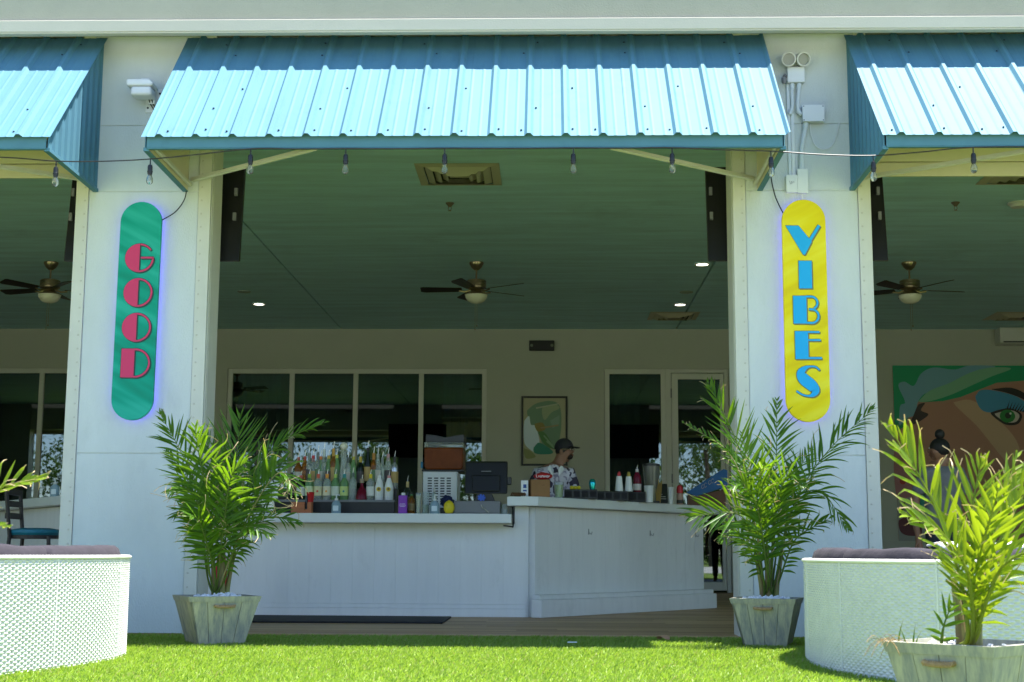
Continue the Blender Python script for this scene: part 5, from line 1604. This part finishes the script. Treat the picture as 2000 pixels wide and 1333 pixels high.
def television(x0, x1, label):
    t = thing('television', ((x0 + x1) / 2, .45, 2.75), label, 'television', 'televisions behind the pillars')
    b = MB(); b.obox(((x0 + x1) / 2, .47, 3.13), ((x1 - x0) / 2, 0, 0), (0, .025, .004), (0, .055, .38)); b.build('tv_back', M['black'], t, bevel=.006)
    b = MB(); b.obox(((x0 + x1) / 2, .5005, 3.13), ((x1 - x0) / 2 - .01, 0, 0), (0, .003, .0), (0, .055, .37)); b.build('screen', M['tv'], t)
    for x in (x0 + .03, x1 - .05):
        for z in (3.10, 3.30):
            MB().box(x - .012, x + .012, .405 + (z - 3.13) * .145, .43 + (z - 3.13) * .145, z - .03, z + .03).build('mount_clip', M['grey_plastic'], t)
television(-3.685, -2.344, 'black television hung behind the left pillar, its edges showing on both sides')
television(1.206, 2.552, 'black television hung behind the right pillar, its edges showing on both sides')

# ================================================================== PICTURE AND MURAL
def flatshape(root, name, pts, k, mat, X0, Z0, sc, Y):
    """flat painted shape: pts in picture units from the top-left corner"""
    b = MB(); b.prism([(p[0] * sc, -p[1] * sc) for p in pts], (X0, Y - .0012 * k, Z0), (1, 0, 0), (0, 0, 1), (0, -.0010, 0))
    return b.build(name, mat, root)
def smoothpoly(p, n=40):
    q = [Vector((a[0], a[1], 0)) for a in p]; q = q + q[:3]
    out = bez([tuple(v) for v in q], len(q) * 5)
    k = len(out) // len(q)
    m_ = int((len(p)) / (len(q) - 1) * (len(out) - 1))
    return [(v.x, v.y) for v in out[:m_]]
t = thing('framed_print', (-.05, 11.47, 1.884), 'black-framed abstract green and pale blue print on the back wall', 'picture')
b = MB(); fx0, fx1, fz0, fz1 = -.404, .299, 1.884, 2.945
for (a0, a1, c0, c1) in ((fx0, fx0 + .03, fz0, fz1), (fx1 - .03, fx1, fz0, fz1), (fx0 + .03, fx1 - .03, fz0, fz0 + .03), (fx0 + .03, fx1 - .03, fz1 - .03, fz1)): b.box(a0, a1, 11.465, 11.4995, c0, c1)
b.build('frame', M['black'], t, bevel=.003)
box('sheet', fx0 + .03, fx1 - .03, 11.485, 11.495, fz0 + .03, fz1 - .03, cmat((.40, .38, .24)), t)
sc = 1 / 138.0
def pic(pts, k, col): flatshape(t, 'colour_field', pts, k, cmat(col), fx0, fz1, sc, 11.4845)
pic(smoothpoly([(12, 30), (30, 16), (60, 10), (80, 20), (84, 60), (76, 100), (50, 110), (36, 80), (20, 60)]), 1, (.16, .27, .17))
pic(smoothpoly([(6, 52), (16, 42), (20, 60), (30, 64), (38, 96), (32, 118), (18, 112), (6, 96)]), 2, (.62, .72, .80))
pic(smoothpoly([(26, 108), (36, 98), (50, 104), (66, 116), (60, 122), (30, 121)]), 3, (.03, .22, .15))
pic(smoothpoly([(36, 72), (50, 78), (64, 100), (72, 112), (54, 106), (42, 92)]), 4, (.08, .20, .06))
pic(smoothpoly([(28, 58), (44, 56), (50, 70), (34, 74)]), 5, (.26, .20, .05))
pic(smoothpoly([(46, 22), (72, 18), (80, 26), (64, 34), (50, 50), (44, 40)]), 8, (.32, .38, .22))
pic([(30, 24), (78, 15), (79, 17), (31, 27)], 9, (.42, .44, .30))
pic([(52, 96), (70, 112), (72, 110), (54, 93)], 11, (.22, .36, .20))
pic([(46, 84), (66, 106), (67, 104), (48, 82)], 12, (.24, .38, .22))
pic([(60, 52), (80, 40), (80, 58), (66, 68)], 7, (.22, .33, .24))
pic([(40, 66), (78, 60), (78, 63), (41, 69)], 13, (.33, .24, .12))
pic(smoothpoly([(6, 110), (20, 116), (30, 128), (10, 131)]), 10, (.24, .26, .09))

t = thing('mural', (7.2, 11.49, .75), 'wall mural of a woman with green hair and blue eyeshadow in the right bay', 'mural')
mx0, mz1 = 5.245, 3.426; sc = 1 / 128.4
box('mural_ground', mx0, 9.7, 11.488, 11.4985, .80, mz1, cmat((.44, .215, .15)), t)
def mur(pts, k, col): flatshape(t, 'painted_shape', pts, k, cmat(col), mx0, mz1, sc, 11.4875)
mur([(0, 0), (500, 0), (500, 30), (330, 26), (250, 30)] + [(v[0], v[1]) for v in [(200, 34), (165, 48), (130, 62), (95, 70), (60, 72), (40, 70), (20, 120), (0, 130)]], 1, (.0, .30, .13))
mur(smoothpoly([(8, 118), (12, 80), (22, 72), (10, 40), (22, 32), (40, 40), (55, 16), (80, 4), (120, 8), (150, 0), (200, 2), (160, 16), (120, 34), (90, 46), (60, 56), (46, 74), (42, 96), (24, 104)]), 2, (.17, .36, .46))
mur(smoothpoly([(48, 70), (70, 50), (110, 34), (150, 14), (190, 4), (230, 6), (190, 22), (150, 40), (110, 58), (70, 70)]), 3, (.20, .44, .27))
mur(smoothpoly([(48, 76), (60, 74), (52, 88), (66, 96), (48, 110), (30, 116), (38, 96)]), 4, (.04, .02, .02))
mur(smoothpoly([(115, 72), (150, 68), (190, 96), (235, 150), (235, 210), (205, 180), (160, 120)]), 5, (.56, .36, .23))
mur(smoothpoly([(158, 60), (170, 48), (200, 50), (240, 62), (262, 82), (250, 90), (220, 84), (190, 92), (168, 86)]), 6, (.06, .28, .48))
mur(smoothpoly([(190, 46), (230, 44), (262, 60), (290, 86), (280, 86), (250, 66), (220, 54)]), 7, (.012, .008, .008))
mur(smoothpoly([(186, 92), (205, 86), (226, 84), (246, 96), (238, 114), (216, 116), (198, 106)]), 8, (.02, .01, .01))
mur(smoothpoly([(194, 94), (210, 90), (228, 88), (241, 97), (234, 110), (216, 111), (202, 103)]), 9, (.58, .52, .46))
mur([(218 + 15 * math.cos(a * .3), 99 + 12.5 * math.sin(a * .3)) for a in range(21)], 10, (.02, .22, .04))
mur([(219 + 6 * math.cos(a * .3), 98 + 6 * math.sin(a * .3)) for a in range(21)], 11, (.01, .02, .01))
mur([(224 + 2.2 * math.cos(a * .5), 94 + 2.2 * math.sin(a * .5)) for a in range(12)], 12, (.7, .75, .7))
for k in range(8):
    x = 216 + k * 5; mur([(x, 86 + k * .8), (x + 3, 87 + k * .8), (x + 8 + k, 68 + k * 1.5)], 12, (.012, .008, .008))
mur(smoothpoly([(0, 150), (40, 170), (48, 230), (30, 260), (0, 262)]), 2, (.36, .14, .15))
mur([(12 + 6 * math.cos(a * .35), 226 + 6 * math.sin(a * .35)) for a in range(18)], 3, (.34, .02, .01))
mur([(0, 262), (50, 250), (60, 340), (0, 340)], 4, (.30, .30, .26))
mur(smoothpoly([(34, 244), (50, 240), (52, 270), (42, 296), (36, 282)]), 5, (.02, .26, .24))
mur([(2, 292), (14, 262), (17, 263), (6, 294)], 6, (.02, .015, .015))
mur(smoothpoly([(2, 300), (20, 292), (40, 300), (44, 326), (20, 330), (4, 322)]), 7, (.10, .01, .012))

# ================================================================== PEOPLE
def skinned(name, verts, edges, radii, mat, parent, root_i=0, sub=2, org=None):
    me = bpy.data.meshes.new(name)
    me.from_pydata([tuple(Vector(v) - org) for v in verts], edges, [])
    o = bpy.data.objects.new(name, me); COL.objects.link(o)
    me.materials.append(mat)
    md = o.modifiers.new('skin', 'SKIN')
    md.use_smooth_shade = True
    me.skin_vertices.new() if not me.skin_vertices else None
    for i, rr_ in enumerate(radii):
        sv = me.skin_vertices[0].data[i]
        sv.radius = rr_ if isinstance(rr_, tuple) else (rr_, rr_)
        sv.use_root = (i == root_i)
    ms = o.modifiers.new('sub', 'SUBSURF'); ms.levels = sub; ms.render_levels = sub
    dg = bpy.context.evaluated_depsgraph_get()
    new = bpy.data.meshes.new_from_object(o.evaluated_get(dg))
    o.modifiers.clear(); o.data = new
    new.polygons.foreach_set('use_smooth', [True] * len(new.polygons))
    ORG[o.name] = org
    if parent is not None: o.parent = parent
    return o

def person(x, y, face, label, top_mat, arms, headtilt=(0, 0), heads=1.0, height=1.70):
    """standing figure; face = heading of the head in degrees (-90 looks to the camera); body faces body heading"""
    root = thing('person', (x, y, 0), label, 'person')
    O = Vector((x, y, 0)); k = height / 1.70
    P = lambda a, b_, c: O + Vector((a, b_, c)) * k
    hx, hy = headtilt
    v = [P(0, 0, .95), P(0, 0, 1.10), P(0, .01, 1.26), P(0, .0, 1.40), P(hx * .3, hy * .3, 1.47), P(hx * .7, hy * .7, 1.53), P(hx, hy, 1.585), P(hx, hy, 1.645)]
    rd = [(.155, .11), (.14, .10), (.165, .11), (.13, .085), (.066, .064), (.066, .066), (.092, .100), (.086, .096)]
    e = [(i, i + 1) for i in range(7)]
    fd = Vector((math.cos(R(face)), math.sin(R(face)), 0))
    v.append(P(hx, hy, 1.553) + fd * .044); rd.append((.050, .044)); e.append((6, 8))
    for s, arm in ((-1, arms[0]), (1, arms[1])):
        i0 = len(v)
        v += [P(s * .165, 0, 1.385)] + [P(*a) for a in arm]
        rd += [.058, .043, .031, .024]
        e += [(3, i0), (i0, i0 + 1), (i0 + 1, i0 + 2), (i0 + 2, i0 + 3)]
        # palm and five fingers
        w_ = v[-1]; fdir = (v[-1] - v[-2]).normalized(); sd = fdir.cross(Vector((0, 0, 1))); sd = sd.normalized() if sd.length > .1 else Vector((1, 0, 0))
        pi_ = len(v); v.append(w_ + fdir * .06); rd.append(.026); e.append((i0 + 3, pi_))
        for q, (off, ln) in enumerate(((-.024, .055), (-.008, .066), (.008, .062), (.024, .048))):
            j = len(v); v += [w_ + fdir * .085 + sd * off, w_ + fdir * (.085 + ln * .55) + sd * off * 1.1 + Vector((0, 0, -.008)), w_ + fdir * (.08 + ln * .9) + sd * off * 1.1 + Vector((0, 0, -.028))]
            rd += [.0095, .0085, .007]; e += [(pi_, j), (j, j + 1), (j + 1, j + 2)]
        j = len(v); v += [w_ + fdir * .035 + sd * .03 * -s, w_ + fdir * .07 + sd * .048 * -s]; rd += [.011, .009]; e += [(i0 + 3, j), (j, j + 1)]
    for s in (-1, 1):
        i0 = len(v)
        v += [P(s * .09, 0, .88), P(s * .10, -.01, .50), P(s * .10, .02, .10), P(s * .105, -.02, .045), P(s * .11, -.14, .03)]
        rd += [.09, .058, .042, .04, .03]
        e += [(0, i0)] + [(i0 + q, i0 + q + 1) for q in range(4)]
    body = skinned('body', v, e, rd, M['skin'], root, 0, 2, O)
    # trousers
    v2 = [P(0, 0, 1.02), P(0, 0, .88)]; r2 = [(.185, .135), (.175, .13)]; e2 = [(0, 1)]
    for s in (-1, 1):
        i0 = len(v2); v2 += [P(s * .095, 0, .80), P(s * .10, -.01, .50), P(s * .10, .015, .10)]; r2 += [.10, .072, .062]; e2 += [(1, i0), (i0, i0 + 1), (i0 + 1, i0 + 2)]
    skinned('trousers', v2, e2, r2, M['denim'], root, 0, 1, O)
    # top with short sleeves
    v3 = [P(0, 0, .82), P(0, 0, 1.10), P(0, .01, 1.27), P(0, .0, 1.40), P(hx * .18, hy * .18 + .01, 1.445)]
    r3 = [(.205, .155), (.178, .132), (.182, .126), (.160, .105), (.085, .078)]
    e3 = [(0, 1), (1, 2), (2, 3), (3, 4)]
    for s, arm in ((-1, arms[0]), (1, arms[1])):
        i0 = len(v3); a0 = Vector((s * .165, 0, 1.385)); a1 = Vector(arm[0])
        v3 += [P(*a0), P(*(a0 + (a1 - a0) * .5)), P(*(a0 + (a1 - a0) * .85))]; r3 += [.074, .070, .070]; e3 += [(3, i0), (i0, i0 + 1), (i0 + 1, i0 + 2)]
    skinned('shirt', v3, e3, r3, top_mat, root, 1, 2, O)
    # face direction
    H = P(hx, hy, 1.615); a = R(face); f = Vector((math.cos(a), math.sin(a), 0)); s_ = Vector((-f.y, f.x, 0)); U = Vector((0, 0, 1))
    return root, H, f, s_, U, k

def ell(c, ax, ay, az, mat, name, root, cut=None, n=20):
    b = MB(); vs = []; fs = []; m_ = 12
    lo = cut if cut is not None else -math.pi / 2
    for j in range(m_ + 1):
        t_ = lo + (math.pi / 2 - lo) * j / m_
        for i in range(n):
            p_ = 2 * math.pi * i / n
            vs.append(Vector(c) + Vector(ax) * math.cos(t_) * math.cos(p_) + Vector(ay) * math.cos(t_) * math.sin(p_) + Vector(az) * math.sin(t_))
    for j in range(m_):
        for i in range(n): fs.append((j * n + i, j * n + (i + 1) % n, (j + 1) * n + (i + 1) % n, (j + 1) * n + i))
    b.add(vs, fs)
    return b.build(name, mat, root, smooth=True)

def print_shirt():
    mt = pm('patterned_shirt', (.62, .58, .64), .9)
    nt = mt.node_tree; tc = nt.nodes.new('ShaderNodeTexCoord'); n = nt.nodes.new('ShaderNodeTexNoise'); n.inputs['Scale'].default_value = 9.5; n.inputs['Detail'].default_value = 2.0
    cr = nt.nodes.new('ShaderNodeValToRGB'); cr.color_ramp.interpolation = 'CONSTANT'
    e = cr.color_ramp.elements; e[0].position = 0; e[0].color = (.05, .04, .07, 1); e[1].position = .43; e[1].color = (.60, .56, .62, 1)
    q = e.new(.56); q.color = (.30, .26, .34, 1); q = e.new(.63); q.color = (.62, .58, .64, 1)
    nt.links.new(tc.outputs['Object'], n.inputs[0]); nt.links.new(n.outputs[0], cr.inputs[0]); nt.links.new(cr.outputs[0], nt.nodes['Principled BSDF'].inputs['Base Color'])
    return mt
root, H, f, s_, U, k = person(.06, 4.30, -22, 'bartender in a black cap, glasses and patterned shirt behind the raised bar', print_shirt(),
    (((-.24, -.02, 1.12), (-.22, -.22, 1.02), (-.10, -.34, 1.05)), ((.24, -.02, 1.12), (.24, -.22, 1.02), (.16, -.34, 1.04))), headtilt=(.115, -.03), height=1.68)
cap = ell(H + U * .030 - f * .012, f * .100, s_ * .086, U * .098, M['black_matte'], 'cap', root, cut=-.12)
b = MB(); vs = []; fs = []; n = 12
for j, (rr_, dz) in enumerate(((.088, .028), (.125, .032), (.165, .024))):
    for i in range(n + 1):
        an = R(-62 + 124 * i / n)
        wsc = 1.0 if j < 1 else .92
        vs.append(H + f * (rr_ * (math.cos(an) ** (.6 if j else .9)) - .004) + s_ * (.080 * math.sin(an) * wsc) + U * dz)
for j in range(2):
    for i in range(n): a_ = j * (n + 1) + i; fs.append((a_, a_ + 1, a_ + n + 2, a_ + n + 1))
m0 = len(vs); vs += [v + U * .006 for v in vs]
fs += [tuple(q + m0 for q in f_[::-1]) for f_ in list(fs)]
b.add(vs, fs); b.build('visor', M['black_matte'], cap, smooth=True)
ell(H - U * .062 + f * .046, f * .036, s_ * .044, U * .028, pm('dark_beard', (.03, .018, .013), .9), 'beard', root)
ell(H - U * .012 + f * .074, f * .020, s_ * .011, U * .019, M['skin'], 'nose', root)
ell(H - U * .044 + f * .082, f * .007, s_ * .022, U * .007, pm('lips', (.30, .10, .08), .5), 'mouth', root)
for q in (-1, 1):
    ell(H + s_ * .080 * q - U * .015 - f * .01, f * .018, s_ * .010, U * .028, M['skin'], 'ear', root)
    ell(H + s_ * .033 * q + U * .014 + f * .068, f * .008, s_ * .011, U * .007, M['paper'], 'eye', root)
b = MB()
for q in (-1, 1):
    c = H + s_ * .036 * q + U * .010 + f * .086
    b.tube([c + s_ * .026 * math.cos(a_ * .52) + U * .019 * math.sin(a_ * .52) - f * .010 * abs(math.cos(a_ * .52)) for a_ in range(13)], .0024, n=5)
    b.tube([c + s_ * .026 * q - f * .008, H + s_ * .082 * q + U * .012 - f * .01], .0022, n=5)
b.tube([H + s_ * -.010 + U * .013 + f * .087, H + s_ * .010 + U * .013 + f * .087], .002, n=5)
b.build('glasses', M['brass'], root)
ell(H - f * .022 + U * .0, f * .078, s_ * .080, U * .066, M['hair'], 'hair', root)
# collar
for q in (-1, 1):
    b = MB(); c = Vector((.06 + .118 * .25, 4.30, 1.43)) * 1.0
    b.add([(.080 + q * .060, 4.235, 1.455), (.080 + q * .085, 4.195, 1.405), (.080 + q * .030, 4.165, 1.335), (.080 + q * .022, 4.175, 1.40)], [(0, 1, 2, 3)])
    o = b.build('collar', M['paper'], root); md = o.modifiers.new('t', 'SOLIDIFY'); md.thickness = .004

root, H, f, s_, U, k = person(3.60, 3.0, 160, 'woman with dark hair in a top bun and grey top behind the nearest palm', M['greytop'],
    (((-.26, .02, 1.14), (-.28, -.04, .90), (-.27, -.10, .74)), ((.26, .02, 1.14), (.28, -.06, .92), (.22, -.16, .80))), headtilt=(-.03, -.01), height=1.60)
hr = ell(H + U * .02 - f * .016, f * .092, s_ * .088, U * .092, M['hair'], 'hair', root)
ell(H + U * .145 - f * .02, f * .045, s_ * .045, U * .048, M['hair'], 'bun', hr)
ell(H - U * .005 + f * .080, f * .020, s_ * .012, U * .022, M['skin'], 'nose', root)
for q in (-1, 1): ell(H + s_ * .030 * q + U * .018 + f * .074, f * .008, s_ * .010, U * .006, M['paper'], 'eye', root)
ell(H - U * .045 + f * .080, f * .006, s_ * .020, U * .007, pm('lips', (.30, .08, .08), .5), 'mouth', root)

# ================================================================== TREES ACROSS THE LAWN (seen mirrored in the windows)
def leaf_cloud(c, rad, n, seed, size):
    r_ = np.random.default_rng(seed)
    d = r_.normal(size=(n, 3)); d /= np.linalg.norm(d, axis=1)[:, None]
    lump = 1 + .30 * np.sin(d[:, :1] * 5 + seed) * np.cos(d[:, 1:2] * 4.3 + seed * 2) + .2 * np.sin(d[:, 2:] * 7)
    p = np.array(c) + d * np.array(rad) * lump * (r_.random((n, 1)) ** .35)
    a = r_.normal(size=(n, 3)); a /= np.linalg.norm(a, axis=1)[:, None]
    b2 = np.cross(a, r_.normal(size=(n, 3))); b2 /= np.linalg.norm(b2, axis=1)[:, None]
    s = size * r_.uniform(.6, 1.3, (n, 1))
    v = np.stack([p - a * s, p + b2 * s * .45, p + a * s, p - b2 * s * .45], 1).reshape(-1, 3)
    fc = [(i * 4, i * 4 + 1, i * 4 + 2, i * 4 + 3) for i in range(n)]
    return v.tolist(), fc, np.repeat(np.clip(r_.random(n), 0, 1), 4)
rt = random.Random(12)
TREES = [(-26, -48, 8.6), (-19, -52, 9.6), (-10.5, -47, 7.4), (-4.5, -55, 8.6), (4, -49, 7.2), (11, -52, 8.0), (18, -47, 9.2), (26, -53, 9.0)]
TL = ['leftmost broad tree across the lawn', 'broad tree second from left across the lawn', 'low broad tree left of centre across the lawn', 'broad tree at centre left, set far back', 'broad tree at centre right across the lawn', 'low broad tree right of centre across the lawn', 'tall broad tree toward the right across the lawn', 'rightmost broad tree across the lawn']
for i, (x, y, h) in enumerate(TREES):
    t = thing('tree', (x, y, 0), TL[i], 'tree', 'trees across the lawn')
    b = MB(); b.tube(bez([(x, y, -.1), (x + .1, y, h * .25), (x - .1, y + .1, h * .6)], 7), .16, n=8, r1=.07)
    for q in range(5):
        a = q * 1.3; b.tube([(x, y, h * .35), (x + 1.1 * math.cos(a), y + 1.1 * math.sin(a), h * .62)], .06, n=6, r1=.02)
    b.build('trunk', M['bark'], t, smooth=True)
    v, fc, vy = leaf_cloud((x, y, h * .60), (h * .48, h * .42, h * .40), 4200, i + 1, .16)
    MB().add(v, fc).build('crown', M['leaf_tree'], t, attrs={'vary': vy, 'dry': [0] * len(v)})
PT = [(-15, -40, 6.2), (-7.5, -38, 5.6), (1, -41, 6.4), (8, -37, 5.6), (15, -42, 6.6)]
PLAB = ['tall palm at the far left of the palm row', 'tall leaning palm left of the centre', 'tall palm at the centre of the row', 'shorter palm right of the centre', 'tall palm at the far right of the row']
for i, (x, y, h) in enumerate(PT):
    t = thing('palm_tree', (x, y, 0), PLAB[i] + ' across the lawn', 'palm tree', 'palm trees across the lawn')
    lean = rt.uniform(-.5, .5)
    pts = bez([(x, y, -.1), (x + lean * .3, y, h * .5), (x + lean, y, h)], 12)
    MB().tube(pts, [.17 - .007 * q + (.012 if q % 2 else 0) for q in range(12)], n=10).build('trunk', M['bark'], t, smooth=True)
    top = pts[-1]
    for q in range(16):
        a = q * 2.4 + rt.random(); el = rt.uniform(-.2, 1.0); l = rt.uniform(1.5, 2.1)
        d = Vector((math.cos(a), math.sin(a), 0))
        p = [top, top + d * l * .4 + Vector((0, 0, el * .7)), top + d * l * .8 + Vector((0, 0, el * .6 - .2)), top + d * l * 1.05 + Vector((0, 0, el * .2 - .8))]
        b, vy, dr = frond_mesh([tuple(z_) for z_ in p], .55, (0, 0, 1), .1, .5, rt, 5.0)
        b.build('frond', M['leaf_tree'], t, attrs={'vary': vy, 'dry': dr})
HD = [(-22, 10), (-12, 10), (-1, 11), (10, 10), (21, 11)]
for i, (x, wd_) in enumerate(HD):
    v, fc, vy = leaf_cloud((x, -58, 1.2), (wd_ * .62, 1.2, 1.5), 3600, 40 + i, .17)
    o = MB().add(v, fc).build('hedge', M['leaf_tree'], attrs={'vary': vy, 'dry': [0] * len(v)})
    tag(o, ['far left', 'left', 'middle', 'right', 'far right'][i] + ' stretch of the clipped hedge beyond the trees', 'hedge', 'hedges beyond the lawn')

# keep the unlinked helpers tidy
for me in list(bpy.data.meshes):
    if me.users == 0: bpy.data.meshes.remove(me)
